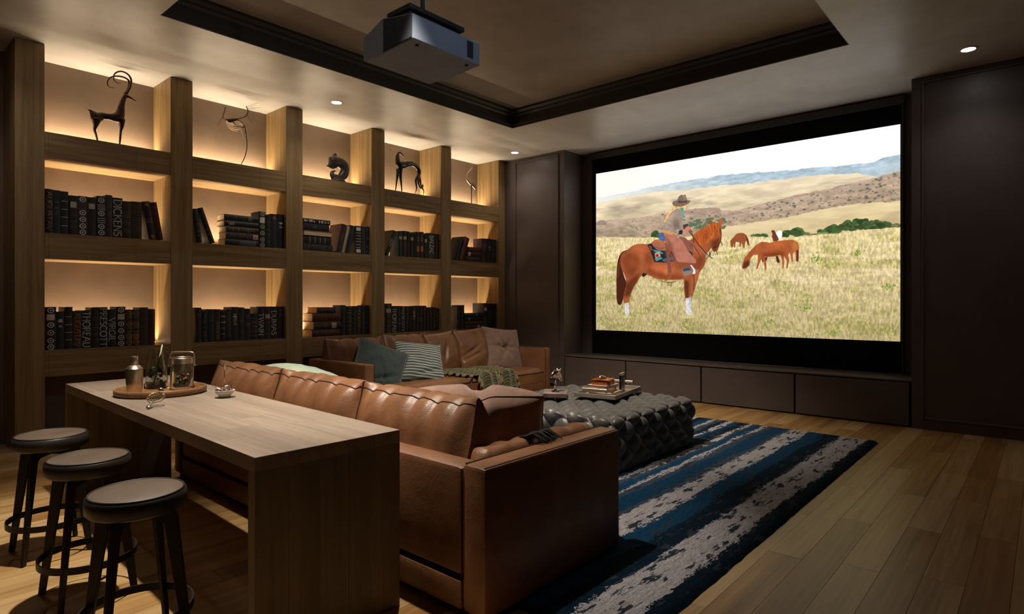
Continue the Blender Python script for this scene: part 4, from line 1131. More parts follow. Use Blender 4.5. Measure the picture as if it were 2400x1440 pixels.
for i in range(8):     # ribs of the open body
    t_ = i / 7; sag = 40 + 190 * t_
    limb(b, Pp, u, [(345, 425, 5), (440 + 20 * t_, 425 + sag * .72, 6), (560 + 20 * t_, 415 + sag * .98, 6), (680, 430 + sag * .72, 6), (745, 520, 5)], n=6, dy=.02 * math.sin(i * 1.1))
for i, q in enumerate(((740, 530, 820, 690), (740, 540, 815, 785), (715, 590, 760, 830), (660, 625, 740, 800), (700, 600, 780, 760))): limb(b, Pp, u, [(q[0], q[1], 7), ((q[0] + q[2]) / 2 + 8, (q[1] + q[3]) / 2 - 10, 7), (q[2], q[3], 3)], n=6)
obj('feather_ribs', b, plain('pale_pewter', (196, 176, 160), .35, .8), bd, smooth=True)
b = nb(); limb(b, Pp, u, [(340, 430, 10), (420, 440, 34), (520, 425, 28), (600, 400, 8)], flat=.5)
ring = [(620 + 125 * math.cos(a) * .92 + 30 * math.sin(a), 490 + 82 * math.sin(a) + 38 * math.cos(a), 9) for a in np.linspace(0, 2 * PI, 17)]
limb(b, Pp, u, ring, n=6, k=2); obj('wing_ring', b, BRONZE, bd, smooth=True)
b = nb(); limb(b, Pp, u, [(745, 520, 9), (778, 700, 9), (800, 900, 9), (790, 1060, 9), (745, 1220, 9), (680, 1345, 9)], n=8)
tube(b, [Pp(680, 1345), feet(Pp, 672, 1345)], 9 * u); lathe(b, [(0, 0), (.045, 0), (.045, .006), (0, .012)], feet(Pp, 672, 1345) - Vector((0, 0, .0015)), 16); obj('stem', b, BRONZE, bd, smooth=True, auto=40)

# curled beast
Pp, u = tracer(740, 340, 14.4, 6.46)
b = nb()
limb(b, Pp, u, [(590, 400, 140), (600, 480, 190), (640, 560, 200), (790, 590, 190), (930, 700, 190), (975, 860, 175), (930, 1010, 165), (800, 1120, 130), (660, 1110, 130), (560, 1020, 100), (560, 920, 60), (640, 880, 34), (712, 886, 10)], n=14, flat=.8)
limb(b, Pp, u, [(610, 540, 170), (520, 640, 110), (430, 700, 50), (340, 705, 10)], flat=.8)
limb(b, Pp, u, [(640, 420, 90), (650, 310, 70), (640, 262, 26)], flat=.8)
limb(b, Pp, u, [(640, 700, 110), (560, 760, 60), (420, 740, 12)], flat=.7)
tube(b, [Pp(800, 1120), Vector((Pp(800, 1120).x, 6.46, ZT + .035))], 110 * u); lathe(b, [(0, 0), (.09, 0), (.10, .02), (.06, .05), (0, .06)], (Pp(740, 1100).x, 6.46, ZT + .0005), 16)
b = remesh(b, .006, 6)
cb = root('curled_animal_sculpture', (Pp(740, 1100).x, 6.46, ZT), 'rounded grey ceramic animal curled over its own tail, top shelf, third bay', 'sculpture')
obj('body', b, STONE, cb, smooth=True)

# black greyhound
Pp, u = tracer(900, 345, 12.0)
gh = root('greyhound_sculpture', (Pp(600, 1300).x, YSC, ZT), 'glossy black long-necked hound sculpture with arched back, top shelf, fourth bay', 'sculpture')
b = nb()
limb(b, Pp, u, [(408, 150, 30), (385, 240, 52), (385, 360, 72), (430, 480, 108), (520, 500, 118), (640, 470, 98), (760, 460, 84), (870, 510, 68), (960, 610, 66), (988, 720, 66), (960, 800, 55)], n=12, flat=.8)
limb(b, Pp, u, [(405, 150, 30), (460, 165, 38), (520, 225, 28), (595, 298, 11)])
limb(b, Pp, u, [(370, 620, 56), (350, 800, 40), (325, 1000, 24), (298, 1225, 15)], dy=-.02); limb(b, Pp, u, [(470, 600, 90), (482, 780, 56), (508, 1000, 30), (530, 1265, 16)], dy=.02)
for fx, fy, s in ((298, 1225, -.02), (530, 1265, .02)): tube(b, [Pp(fx, fy, s), feet(Pp, fx, fy, s)], 14 * u)
obj('body', remesh(b, .005), BLACKL, gh, smooth=True)
b = nb()
limb(b, Pp, u, [(960, 790, 55), (900, 880, 40), (876, 960, 34), (886, 1080, 26), (892, 1170, 20), (858, 1318, 8)], dy=-.015)
limb(b, Pp, u, [(1000, 780, 50), (1030, 930, 40), (1050, 1060, 30), (1090, 1140, 26), (1138, 1230, 18), (1122, 1380, 8)], dy=.015)
limb(b, Pp, u, [(985, 800, 50), (962, 960, 30), (985, 1090, 28), (1045, 1150, 28), (1092, 1110, 24), (1092, 1030, 10)])
for fx, fy, s in ((858, 1318, -.015), (1122, 1380, .015)): tube(b, [Pp(fx, fy, s), feet(Pp, fx, fy, s)], 8 * u)
obj('hindquarters', remesh(b, .005), REDL, gh, smooth=True, label='dark red hind legs and curled tail')

# heron
Pp, u = tracer(1070, 380, 13.09)
hr = root('heron_sculpture', (Pp(458, 1290).x, YSC, ZT), 'slender silver and bronze heron sculpture on one leg, top shelf, rightmost bay', 'sculpture')
b = nb(); limb(b, Pp, u, [(488, 150, 4), (445, 225, 16), (400, 275, 18), (345, 345, 18), (318, 440, 24), (345, 550, 46), (430, 640, 62), (530, 730, 58), (588, 840, 30), (570, 960, 18), (495, 1092, 5)], n=12, flat=.8); obj('body', b, plain('soft_silver', (190, 176, 158), .28, .9), hr, smooth=True)
b = nb(); limb(b, Pp, u, [(455, 710, 26), (460, 800, 16), (460, 1000, 14), (458, 1290, 14)], n=8); tube(b, [Pp(458, 1288), feet(Pp, 458, 1290)], 14 * u); lathe(b, [(0, 0), (.05, 0), (.05, .008), (0, .012)], feet(Pp, 458, 1290) - Vector((0, 0, .0015)), 16); obj('leg', b, BRONZE, hr, smooth=True, auto=40)
# ================================================================ RUG
RX0, RX1, RY0, RY1, RZ = 1.86, 6.08, 1.10, 4.70, 0.028


def rug_material():
    t = NT('woven_rug')
    tc = t.n('ShaderNodeTexCoord'); 
    def mp(sx, sy):
        m_ = t.n('ShaderNodeMapping'); m_.inputs['Scale'].default_value = (sx, sy, 1); t.l(tc.outputs['Object'], m_.inputs['Vector']); return m_.outputs[0]
    sep = t.n('ShaderNodeSeparateXYZ'); t.l(tc.outputs['Object'], sep.inputs[0])
    long_ = t.noise(mp(.55, 3.2), 2.2, 4, .6)
    fine = t.noise(mp(4, 9), 3.0, 5, .75)
    spk = t.noise(mp(60, 60), 1.6, 2, .6)
    def madd(a, k, b_=None):
        m_ = t.n('ShaderNodeMath', operation='MULTIPLY_ADD'); t.l(a, m_.inputs[0]); m_.inputs[1].default_value = k
        if isinstance(b_, float): m_.inputs[2].default_value = b_
        else: t.l(b_, m_.inputs[2])
        return m_.outputs[0]
    y = madd(sep.outputs['Y'], 1.0 / (RY1 - RY0), 0.0)
    y = madd(long_, .045, madd(y, 1.0, -.0225)); y = madd(fine, .034, madd(y, 1.0, -.017)); y = madd(spk, .020, madd(y, 1.0, -.010))
    H = RY1 - RY0
    DB, MB_, WH, GY, LB = (14, 42, 62), (24, 80, 116), (226, 220, 222), (80, 92, 108), (60, 104, 146)
    seq = [(0, DB), (.075, WH), (.215 / 1.0 * .0 + .28, DB), (.42, MB_), (.54, WH), (.70, GY), (.74, MB_), (.86, GY), (.92, WH), (.95, MB_), (1.02, GY), (1.06, WH), (1.10, DB), (1.19, MB_), (1.24, WH), (1.28, DB),
           (1.36, GY), (1.42, WH), (1.46, MB_), (1.54, DB), (1.60, WH), (1.66, MB_), (1.78, GY), (1.84, DB), (1.95, WH), (2.1, MB_), (2.3, DB), (2.5, WH), (2.6, MB_), (2.9, DB)]
    seq = seq[:30]
    r = t.n('ShaderNodeValToRGB'); r.color_ramp.interpolation = 'CONSTANT'
    e = r.color_ramp.elements
    while len(e) < len(seq): e.new(.5)
    for i, (p, c) in enumerate(seq): e[i].position = min(1, p / H); e[i].color = (*lin(c), 1)
    t.l(y, r.inputs[0])
    # blotches of grey-blue eating into the white
    bl = t.noise(mp(2.6, 9), 2.4, 5, .62)
    th = t.n('ShaderNodeMapRange'); th.inputs[1].default_value = .56; th.inputs[2].default_value = .60; t.l(bl, th.inputs[0])
    mx = t.n('ShaderNodeMix', data_type='RGBA'); t.l(th.outputs[0], mx.inputs[0]); t.l(r.outputs[0], mx.inputs[6]); mx.inputs[7].default_value = (*lin((62, 72, 84)), 1)
    # streaks of lighter blue in the dark bands
    st = t.noise(mp(5, 36), 2.5, 5, .7)
    m2 = t.n('ShaderNodeMix', data_type='RGBA', blend_type='MULTIPLY'); m2.inputs[0].default_value = 1.0
    t.l(mx.outputs[2], m2.inputs[6]); t.l(t.ramp(st, [(.32, (170, 176, 190)), (.68, (255, 255, 255))]), m2.inputs[7])
    m3 = t.n('ShaderNodeMix', data_type='RGBA', blend_type='MULTIPLY'); m3.inputs[0].default_value = 1.0
    t.l(m2.outputs[2], m3.inputs[6]); t.l(t.ramp(spk, [(.30, (190, 190, 195)), (.55, (255, 255, 255))]), m3.inputs[7])
    t.l(m3.outputs[2], t.b.inputs['Base Color']); t.b.inputs['Roughness'].default_value = .95; t.b.inputs['Specular IOR Level'].default_value = .1
    t.bump(t.noise(mp(70, 90), 2.0, 3, .7), .9, .012)
    return t.m


rug = root('rug', (RX0, RY0, 0), 'thick blue and white streaked rug on the plank floor under the ottoman', 'rug')
nx_, ny_ = 230, 210
b = nb()
def rugf(u, v):
    x = RX0 + (RX1 - RX0) * u; y = RY0 + (RY1 - RY0) * v
    ed = min(u * (RX1 - RX0), (1 - u) * (RX1 - RX0), v * (RY1 - RY0), (1 - v) * (RY1 - RY0))
    z = RZ * min(1, .45 + ed / .03 * .55) + nz(x * 22, y * 30) * .004 + nz(x * 60, y * 60, 3) * .002
    if ed < 1e-6: z = .001
    j = nz(x * 14, y * 14, 9) * .004 if ed < .02 else 0
    return Vector((x + j, y + j, z))
grid(b, nx_, ny_, rugf)
o = obj('pile', b, rug_material(), rug, smooth=True)

# ================================================================ LEATHER, CLOTH
def leather(name, dark, mid, light, rough=.38, wrk=.22, grain=.2):
    t = NT(name)
    v = t.coords(rnd=True)
    a = t.noise(v, 3.0, 4, .6, .6); g = t.n('ShaderNodeTexVoronoi'); g.inputs['Scale'].default_value = 210; t.l(v, g.inputs['Vector'])
    t.l(t.ramp(a, [(.25, dark), (.5, mid), (.75, light)]), t.b.inputs['Base Color'])
    rr = t.n('ShaderNodeMapRange'); rr.inputs[3].default_value = rough - .06; rr.inputs[4].default_value = rough + .12; t.l(t.noise(v, 9, 3), rr.inputs[0]); t.l(rr.outputs[0], t.b.inputs['Roughness'])
    t.b.inputs['Specular IOR Level'].default_value = .42
    b1 = t.bump(g.outputs['Distance'], grain, .002)
    wr = t.n('ShaderNodeBump'); wr.inputs['Strength'].default_value = wrk; wr.inputs['Distance'].default_value = .02
    t.l(t.noise(v, 5.0, 5, .6, 1.2), wr.inputs['Height']); t.l(b1.outputs[0], wr.inputs['Normal']); t.l(wr.outputs[0], t.b.inputs['Normal'])
    return t.m


LEA = leather('cognac_leather', (88, 58, 38), (112, 75, 50), (132, 92, 63))
LEAD = leather('dark_piping_leather', (34, 20, 14), (44, 26, 18), (56, 34, 24), .45)
GLEA = leather('grey_ottoman_leather', (68, 67, 66), (77, 76, 75), (86, 84, 83), .33, .03, .05)


def cloth(name, c, scale=420, rough=.9, sheen=.3, var=.1):
    t = NT(name); v = t.coords(rnd=True)
    lo = tuple(x * (1 - var) for x in c); hi = tuple(min(255, x * (1 + var)) for x in c)
    t.l(t.ramp(t.noise(v, 14, 5, .7), [(.3, lo), (.7, hi)]), t.b.inputs['Base Color'])
    t.b.inputs['Roughness'].default_value = rough; t.b.inputs['Sheen Weight'].default_value = sheen; t.b.inputs['Specular IOR Level'].default_value = .15
    t.bump(t.noise(v, scale, 2), .5, .002)
    return t.m


TAUPE = cloth('taupe_felt', (132, 106, 94)); SLATE = cloth('slate_green_linen', (56, 67, 65)); SAGE = cloth('pale_sage_linen', (146, 162, 144))


def sofa(name, label, mp_, L, D, flip_ends, n_back):
    """local s along the length 0..L, d from the back 0 to the front D; mp_ maps (s,d,z) to the room"""
    c = mp_(L / 2, D / 2, 0)
    r = root(name, (c.x, c.y, 0), label, 'sofa')
    AW, AH, BZ = .125, .612, .035
    def lbox(bm, a, b_, rad=.012, seg=2):
        p, q = mp_(*a), mp_(*b_); box(bm, p, q, rad, seg)
    def part(nm, boxes, mat=LEA, rad=.012, sm=True):
        bm = nb()
        for a, b_ in boxes: lbox(bm, a, b_, rad)
        return obj(nm, bm, mat, r, smooth=sm, auto=35)
    for s0, s1 in ((0, AW), (L - AW, L)):
        part('arm', [((s0, 0.0, BZ), (s1, D, AH))], rad=.018)
        # piping on the outer top edges and a band at the front end
        so = s0 + .014 if s0 == 0 else s1 - .014
        bm = nb(); tube(bm, [mp_(so, .012, AH - .004), mp_(so, D - .012, AH - .004)], .0045, n=6); tube(bm, [mp_(so, D - .006, AH - .012), mp_(so, D - .006, BZ + .02)], .0045, n=6)
        si = s1 - .012 if s0 == 0 else s0 + .012
        tube(bm, [mp_(si, .012, AH), mp_(si, D - .012, AH)], .0042, n=6); tube(bm, [mp_(si, D + .000, AH - .012), mp_(si, D, BZ + .02)], .0042, n=6)
        obj('piping', bm, LEAD, r)
    part('back', [((AW + .002, 0, .165), (L - AW - .002, .13, AH - .012))], rad=.03)
    part('base_rail', [((AW + .01, 0.004, BZ), (L - AW - .01, .12, .148))], rad=.008)
    part('seat_base', [((AW + .004, .13, BZ + .02), (L - AW - .004, D - .012, .17))], rad=.01)
    bm = nb()
    for s0 in (.02, L - .07):
        for d0 in (.03, D - .09): lbox(bm, (s0, d0, RZ + .004 if (mp_(s0, d0, 0).x > RX0 and mp_(s0, d0, 0).y < RY1) else .0005), (s0 + .05, d0 + .05, BZ + .002), .002, 1)
    obj('foot', bm, M['black'], r)
    bm = nb()   # inner back corner seams
    for s0 in (AW + .001, L - AW - .001): tube(bm, [mp_(s0, -.001, .165), mp_(s0, -.001, AH - .02)], .003, n=6)
    obj('back_seam', bm, LEAD, r)
    return r, lbox


def puffy(name, r, mp_, s0, s1, d0, d1, z0, z1, mat, puff=.03, nu=36, nv=28, tufts=None, wrinkle=.006, seed=0, pipe=True):
    """upholstered seat pad: rounded slab with a swollen top"""
    bm = nb()
    def top(u, v):
        s = s0 + (s1 - s0) * u; d = d0 + (d1 - d0) * v
        e = min(u, 1 - u) * (s1 - s0); g = min(v, 1 - v) * (d1 - d0)
        k = min(1, (e / .05)) * min(1, g / .05); k = k ** .5
        z = z1 - .02 + puff * k
        if tufts:
            for (ts, td) in tufts:
                q = math.hypot((s - ts), (d - td)); z -= .022 * math.exp(-(q / .045) ** 2)
            z -= .010 * abs(math.sin(PI * (u * 3 + .1))) ** 6 if False else 0
        z += wrinkle * nz(s * 7 + seed, d * 7, seed)
        return mp_(s, d, z)
    V = grid(bm, nu, nv, top)
    # skirt
    ring = [V[i][0] for i in range(nu + 1)] + [V[nu][j] for j in range(1, nv + 1)] + [V[i][nv] for i in range(nu - 1, -1, -1)] + [V[0][j] for j in range(nv - 1, 0, -1)]
    prev = ring
    for (zz, off) in ((z1 - .05, .004), ((z0 + z1) / 2, .006), (z0 + .012, .002), (z0, -.006)):
        cur = []
        for k, vv in enumerate(ring):
            cur.append(bm.verts.new((vv.co.x, vv.co.y, zz + .004 * nz(vv.co.x * 9, vv.co.y * 9, seed))))
        n = len(ring)
        for k in range(n): bm.faces.new((prev[k], prev[(k + 1) % n], cur[(k + 1) % n], cur[k]))
        prev = cur
    bm.faces.new(prev[::-1])
    o = obj(name, bm, mat, r, smooth=True, auto=70)
    if pipe:
        bm = nb()
        pts = [mp_(s0 + .004, d1 + .002, z1 - .022), mp_(s1 - .004, d1 + .002, z1 - .022)]
        tube(bm, pts, .005, n=6); obj('seat_piping', bm, LEAD, r)
    return o


def loaf(name, r, mp_, s0, s1, d0, z0, hgt, thick, lean, mat, seed=0, pleats=5):
    """back cushion: leaning boxed cushion with a ridge seam at the top back edge and folded ears at both ends"""
    bm = nb(); NU, NV = 56, 44
    prof = []
    # cross section (d,z) walking round: bottom back -> up the back -> ridge -> over the top -> down the front -> under
    base = [(0.02, 0.0), (-.015, .10), (-.02, .22), (-.005, .30), (.035, .375), (.085, .415), (.13, .425), (.18, .405), (.225, .34), (.25, .22), (.25, .10), (.22, .01), (.12, -.005)]
    sc_h = hgt / .43; sc_t = thick / .26
    cl = catmull(base + [base[0]], 4)[:-1]
    NVv = len(cl)
    def shape(u, v):
        d, z = cl[v]
        s = s0 + (s1 - s0) * u
        e = min(u, 1 - u) * (s1 - s0)
        q = min(1, e / .11); q = q * q * (3 - 2 * q)
        # ends: cushion thins toward the end seam near the top
        cd = .13 - .075 * min(1, max(0, z / .43)) ** 2
        h_ = z / .43
        f = 1 - (1 - q) * (.16 + .62 * max(0, h_) ** 1.6)
        d = cd + (d - cd) * f
        z = z + (1 - q) * .010 * max(0, h_) ** 3
        # plump and pleats
        z += .004 * math.sin(PI * u) * max(0, h_)
        for k in range(pleats):
            pu = s0 + (s1 - s0) * (k + .5 + .18 * math.sin(seed + k * 2.1)) / pleats
            wgt = math.exp(-((s - pu) / .022) ** 2) * math.exp(-((h_ - .93) / .16) ** 2)
            z -= .014 * wgt; d += .006 * wgt
            d -= .012 * math.exp(-((s - pu - .05) / .04) ** 2) * math.exp(-((h_ - .75) / .25) ** 2)
        d += .010 * nz(s * 6, z * 6, seed); z += .006 * nz(s * 7, d * 7, seed + 5)
        d *= sc_t; z *= sc_h
        return mp_(s, d0 + d + lean * z, z0 + z)
    V = [[bm.verts.new(shape(i / NU, j)) for j in range(NVv)] for i in range(NU + 1)]
    for i in range(NU):
        for j in range(NVv): bm.faces.new((V[i][j], V[i + 1][j], V[i + 1][(j + 1) % NVv], V[i][(j + 1) % NVv]))
    bm.faces.new(V[0]); bm.faces.new(V[NU][::-1])
    ridge = [v_.co.copy() for v_ in [V[i][18] for i in range(NU + 1)]]
    endL = [V[0][j].co.copy() for j in range(10, 30)]; endR = [V[NU][j].co.copy() for j in range(10, 30)]
    o = obj(name, bm, mat, r, smooth=True, auto=60)
    bm = nb(); tube(bm, ridge, .0036, n=6); tube(bm, endL, .003, n=6); tube(bm, endR, .004, n=6)
    obj('cushion_seam', bm, LEAD, r)
    return o


def pillow_bm(w_, h_, t_, seed=0, wr=.010, pinch=.06, tuck=None, n=34, dip=0.0):
    """square throw pillow in its own frame: x across, z up, y thickness"""
    bm = nb(); sides = []
    for sgn in (-1, 1):
        def f(u, v):
            a, c = 2 * u - 1, 2 * v - 1
            x = a * (1 - pinch * (1 - c * c) ** 1.0); z = c * (1 - pinch * (1 - a * a) ** 1.0)
            th = ((1 - a ** 2) * (1 - c ** 2)); th = max(0, th) ** .42
            k = max(0, (1 - a * a) * (1 - c * c))
            y = sgn * t_ / 2 * th
            y += sgn * wr * k ** .3 * (nz(a * 2.2 + seed, c * 2.2, sgn * 3 + seed) + .5 * nz(a * 5 + seed, c * 5, sgn * 5))
            if tuck:
                for (ta, tc, dep, wid, ang) in tuck:
                    da, dc = a - ta, c - tc; along = da * math.cos(ang) + dc * math.sin(ang); ac = -da * math.sin(ang) + dc * math.cos(ang)
                    y -= sgn * dep * math.exp(-(ac / wid) ** 2) * math.exp(-(along / .55) ** 2) * k ** .25
            z -= dip * math.exp(-((a + .13) / .12) ** 2) * max(0, c) ** 5
            y -= sgn * dip * .30 * math.exp(-((a + .13) / .11) ** 2) * max(0, c + .2) * th
            return Vector((x * w_ / 2, y, z * h_ / 2))
        sides.append(grid(bm, n, n, f))
    A, B = sides
    bm.verts.ensure_lookup_table()
    bmesh.ops.remove_doubles(bm, verts=bm.verts[:], dist=1e-5)
    rim = []
    for u, v in [(i / 40, 0) for i in range(40)] + [(1, i / 40) for i in range(40)] + [(1 - i / 40, 1) for i in range(40)] + [(0, 1 - i / 40) for i in range(41)]:
        a, c = 2 * u - 1, 2 * v - 1
        rim.append(Vector((a * (1 - pinch * (1 - c * c)) * w_ / 2, 0, (c * (1 - pinch * (1 - a * a)) - dip * math.exp(-((a + .13) / .12) ** 2) * max(0, c) ** 5) * h_ / 2)))
    return bm, rim


def pose(center, face, lean=0.0, roll=0.0):
    """face: direction (degrees in plan) the front (-y side) looks at; lean back in degrees; roll in its own plane"""
    return Matrix.Translation(center) @ Matrix.Rotation(math.radians(face + 90), 4, 'Z') @ Matrix.Rotation(math.radians(-lean), 4, 'X') @ Matrix.Rotation(math.radians(roll), 4, 'Y')


def pillow(name, label, mtx, w_, h_, t_, mat, seed=0, pipe=None, cat='pillow', **kw):
    r = root(name, mtx.translation, label, cat, kw.pop('group', None))
    bm, rim = pillow_bm(w_, h_, t_, seed, **kw)
    bmesh.ops.transform(bm, matrix=mtx, verts=bm.verts[:])
    obj('cover', bm, mat, r, smooth=True)
    bm = nb(); tube(bm, [mtx @ p for p in rim], .004, n=6); obj('edge_seam', bm, pipe or mat, r, smooth=True)
    return r


# ---- near sofa: back to the counter table, faces the screen
NXB, NYA, NL, ND = 1.645, 1.585, 3.06, .965
mpn = lambda s, d, z: Vector((NXB + d, NYA + s, z))
sn, lb = sofa('leather_sofa', 'cognac leather sofa in the foreground, its back turned to the counter table', mpn, NL, ND, 0, 3)
GY = [px(1130, 1000, X=1.80).y, px(812, 905, X=1.78).y, px(628, 875, X=1.78).y, px(487, 858, X=1.78).y]
GY = [1.845, 2.69, 3.56, 4.46]
for k in range(3): loaf('back_cushion', sn, mpn, GY[k] - NYA + .006, GY[k + 1] - NYA - .006,   .125, .405, .412, .27, .10, LEA, seed=k * 3 + 1)
for k in range(2):
    a, c = .25 + k * 1.345, .25 + (k + 1) * 1.345 - .01
    if k == 1: c = NL - .13
    puffy('seat_cushion', sn, mpn, a, c, .14, ND - .005, .172, .41, LEA, seed=k + 2, tufts=[(a + (c - a) * i / 4, .14 + .8 * j / 3) for i in range(1, 4) for j in range(1, 3)])
# bolster lying along the near arm
bm = nb()
def bol(u, v):
    d = .12 + (ND - .115) * u; a = 2 * PI * v
    e = min(u, 1 - u) / .06; k = min(1, e) ** .5
    wv = .004 * math.sin(d * 46) + .005 * nz(d * 9, v * 4)
    sy, sz = (.062 + wv) * max(.12, k), (.125 + wv) * max(.35, k)
    return mpn(.19 + math.copysign(abs(math.cos(a)) ** .6, math.cos(a)) * sy, d, .505 + math.copysign(abs(math.sin(a)) ** .6, math.sin(a)) * sz)
grid(bm, 48, 26, bol); bmesh.ops.remove_doubles(bm, verts=bm.verts[:], dist=1e-4)
obj('arm_cushion', bm, LEA, sn, smooth=True)

# ---- far sofa along the bookshelf, faces the counter side
FX0, FYB, FL, FD = 3.50, 6.05, 2.965, 1.045
mpf = lambda s, d, z: Vector((FX0 + s, FYB - d, z))
sf, lbf = sofa('leather_sofa', 'cognac leather sofa standing along the bookshelf, facing the ottoman', mpf, FL, FD, 0, 3)
for k in range(2):
    a, c = .13 + k * 1.3525, .13 + (k + 1) * 1.3525 - .006
    puffy('seat_cushion', sf, mpf, a, c, .14, FD - .012, .172, .318, LEA, puff=.055, seed=k + 12, tufts=[(a + (c - a) * i / 4, .14 + .85 * j / 3) for i in range(1, 4) for j in range(1, 3)])
for k, (x0, x1, top, ln) in enumerate(((3.56, 4.30, .83, .14), (4.31, 4.98, .84, .14), (4.99, 5.64, .83, .14))):
    loaf('back_cushion', sf, mpf, x0 - FX0, x1 - FX0, .10, .335, top - .335, .24, ln, LEA, seed=k * 5 + 2, pleats=3)
def sofa_square(nm, cx, cy, cz, face, lean, roll, w_, h_, t_, seed, tuck):
    m_ = pose((cx, cy, cz), face, lean, roll)
    bm, rim = pillow_bm(w_, h_, t_, seed, wr=.014, pinch=.05, tuck=tuck); bmesh.ops.transform(bm, matrix=m_, verts=bm.verts[:]); obj(nm, bm, LEA, sf, smooth=True)
    bm = nb(); tube(bm, [m_ @ p for p in rim], .005, n=6); obj('cushion_seam', bm, LEAD, sf)
sofa_square('back_cushion', 5.15, 5.66, .585, -90, 15, -5, .58, .56, .2, 3, [(-.2, 0, .03, .08, 1.2)])
sofa_square('back_cushion', 5.60, 5.62, .595, -86, 16, -3, .60, .58, .22, 9, [(-.45, -.05, .04, .07, .35), (-.5, -.3, .03, .06, .2)])

# ---- pillows
pillow('throw_pillow', 'large taupe felt pillow leaning in the right corner of the far sofa', pose((6.10, 5.55, .585), -97, 20, 7), .62, .60, .2, TAUPE, 21, tuck=[(0, .05, .045, .09, 0), (0, .05, .045, .09, 2.2), (.05, 0, .04, .08, 1.0)])
pillow('throw_pillow', 'dark slate-green pillow propped on its corner against the left arm of the far sofa', pose((3.98, 5.42, .525), -104, 24, 24), .58, .54, .2, SLATE, 33, tuck=[(.1, -.55, .04, .08, .5), (.25, -.5, .03, .07, 2.1)])


def striped():
    t = NT('striped_linen'); tc = t.n('ShaderNodeTexCoord'); sp = t.n('ShaderNodeSeparateXYZ'); t.l(tc.outputs['UV'], sp.inputs[0])
    w1 = t.n('ShaderNodeMath', operation='MULTIPLY'); w1.inputs[1].default_value = 96.0; t.l(sp.outputs['Y'], w1.inputs[0])
    s1 = t.n('ShaderNodeMath', operation='SINE'); t.l(w1.outputs[0], s1.inputs[0])
    t.l(t.ramp(s1.outputs[0], [(0.0, (70, 80, 84)), (.3, (92, 100, 102)), (.6, (150, 154, 142)), (.9, (172, 174, 158))]), t.b.inputs['Base Color'])
    t.b.inputs['Roughness'].default_value = .9; t.b.inputs['Sheen Weight'].default_value = .3; t.b.inputs['Specular IOR Level'].default_value = .15
    t.bump(s1.outputs[0], .3, .006)
    return t.m


m_ = pose((4.53, 5.40, .54), -104, 32, 8)
sp_ = root('throw_pillow', m_.translation, 'grey and cream striped linen pillow leaning in the middle of the far sofa', 'pillow')
bm, rim = pillow_bm(.58, .50, .2, 41, wr=.012, tuck=[(.3, -.6, .03, .08, .3)])
uvl = bm.loops.layers.uv.new()
for f in bm.faces:
    for l_ in f.loops: l_[uvl].uv = (l_.vert.co.x / .58 + .5 , l_.vert.co.z / .50 + .5 + .02 * math.sin(l_.vert.co.x * 9))
bmesh.ops.transform(bm, matrix=m_, verts=bm.verts[:]); obj('cover', bm, striped(), sp_, smooth=True)
bm = nb(); tube(bm, [m_ @ p for p in rim], .004, n=6); obj('edge_seam', bm, SLATE, sp_)

pillow('throw_pillow', 'pale sage pillow lying behind the back cushions at the far end of the near sofa', pose((2.21, 3.88, .668), 14, 70, 6), .60, .60, .24, SAGE, 51)
pillow('throw_pillow', 'big brown felt pillow pinched in the middle, near corner of the front sofa', pose((2.30, 2.30, .612), 38, 52, 0), .75, .52, .30, TAUPE, 61, wr=.006, pinch=.02, tuck=[(0, .7, .03, .07, 1.57)], n=56, dip=.17)

# fringe of a dark throw beside the big brown pillow
fr = root('dark_throw', px(1262, 1028, Z=.63), 'dark fringed end of a throw on the arm cushion beside the brown pillow', 'throw')
DA, DB_ = px(1232, 1024, Z=.642), px(1268, 1014, Z=.642)
bm = nb()
for i in range(46):
    u = i / 45; a = DA.lerp(DB_, u) + Vector((0, 0, .006 * math.sin(u * 9))); dx, dy = .02 + .05 * random.random(), -.05 - .04 * random.random()
    tube(bm, [a, a + Vector((dx * .4, dy * .4, .012)), a + Vector((dx, dy, -.012 - .02 * random.random()))], [.004, .004, .002], n=5, k=2)
obj('fringe', bm, cloth('charcoal_wool', (38, 36, 36)), fr, kind='stuff')
bm = nb(); grid(bm, 14, 6, lambda u, v: DA.lerp(DB_, u) + Vector((0, .09 * (1 - v), -.045 * (1 - v) ** 2 + .004 * math.sin(u * 11)))); 
g = bmesh.ops.solidify(bm, geom=bm.faces[:], thickness=.008); obj('cloth', bm, cloth('charcoal_wool_cloth', (38, 36, 36)), fr, smooth=True)

# striped olive blanket with tassels over the far sofa's seat
def blanket_mat():
    t = NT('olive_striped_blanket'); tc = t.n('ShaderNodeTexCoord'); sp = t.n('ShaderNodeSeparateXYZ'); t.l(tc.outputs['UV'], sp.inputs[0])
    n1 = t.noise(tc.outputs['UV'], 40, 2)
    ad = t.n('ShaderNodeMath', operation='MULTIPLY_ADD'); t.l(n1, ad.inputs[0]); ad.inputs[1].default_value = .02; t.l(sp.outputs['Y'], ad.inputs[2])
    fr_ = t.n('ShaderNodeMath', operation='MULTIPLY'); fr_.inputs[1].default_value = 6.0; t.l(ad.outputs[0], fr_.inputs[0]); f2_ = t.n('ShaderNodeMath', operation='FRACT'); t.l(fr_.outputs[0], f2_.inputs[0])
    r_ = t.ramp(f2_.outputs[0], [(0, (112, 106, 62)), (.14, (30, 33, 30)), (.22, (120, 114, 72)), (.34, (62, 62, 42)), (.42, (26, 30, 32)), (.5, (116, 108, 66)), (.62, (84, 82, 48)), (.7, (34, 36, 30)), (.78, (118, 110, 70)), (.92, (44, 48, 40))])
    t.l(r_, t.b.inputs['Base Color']); t.b.inputs['Roughness'].default_value = .95; t.b.inputs['Sheen Weight'].default_value = .3; t.b.inputs['Specular IOR Level'].default_value = .1
    t.bump(t.noise(tc.outputs['UV'], 300, 2), .6, .004)
    return t.m


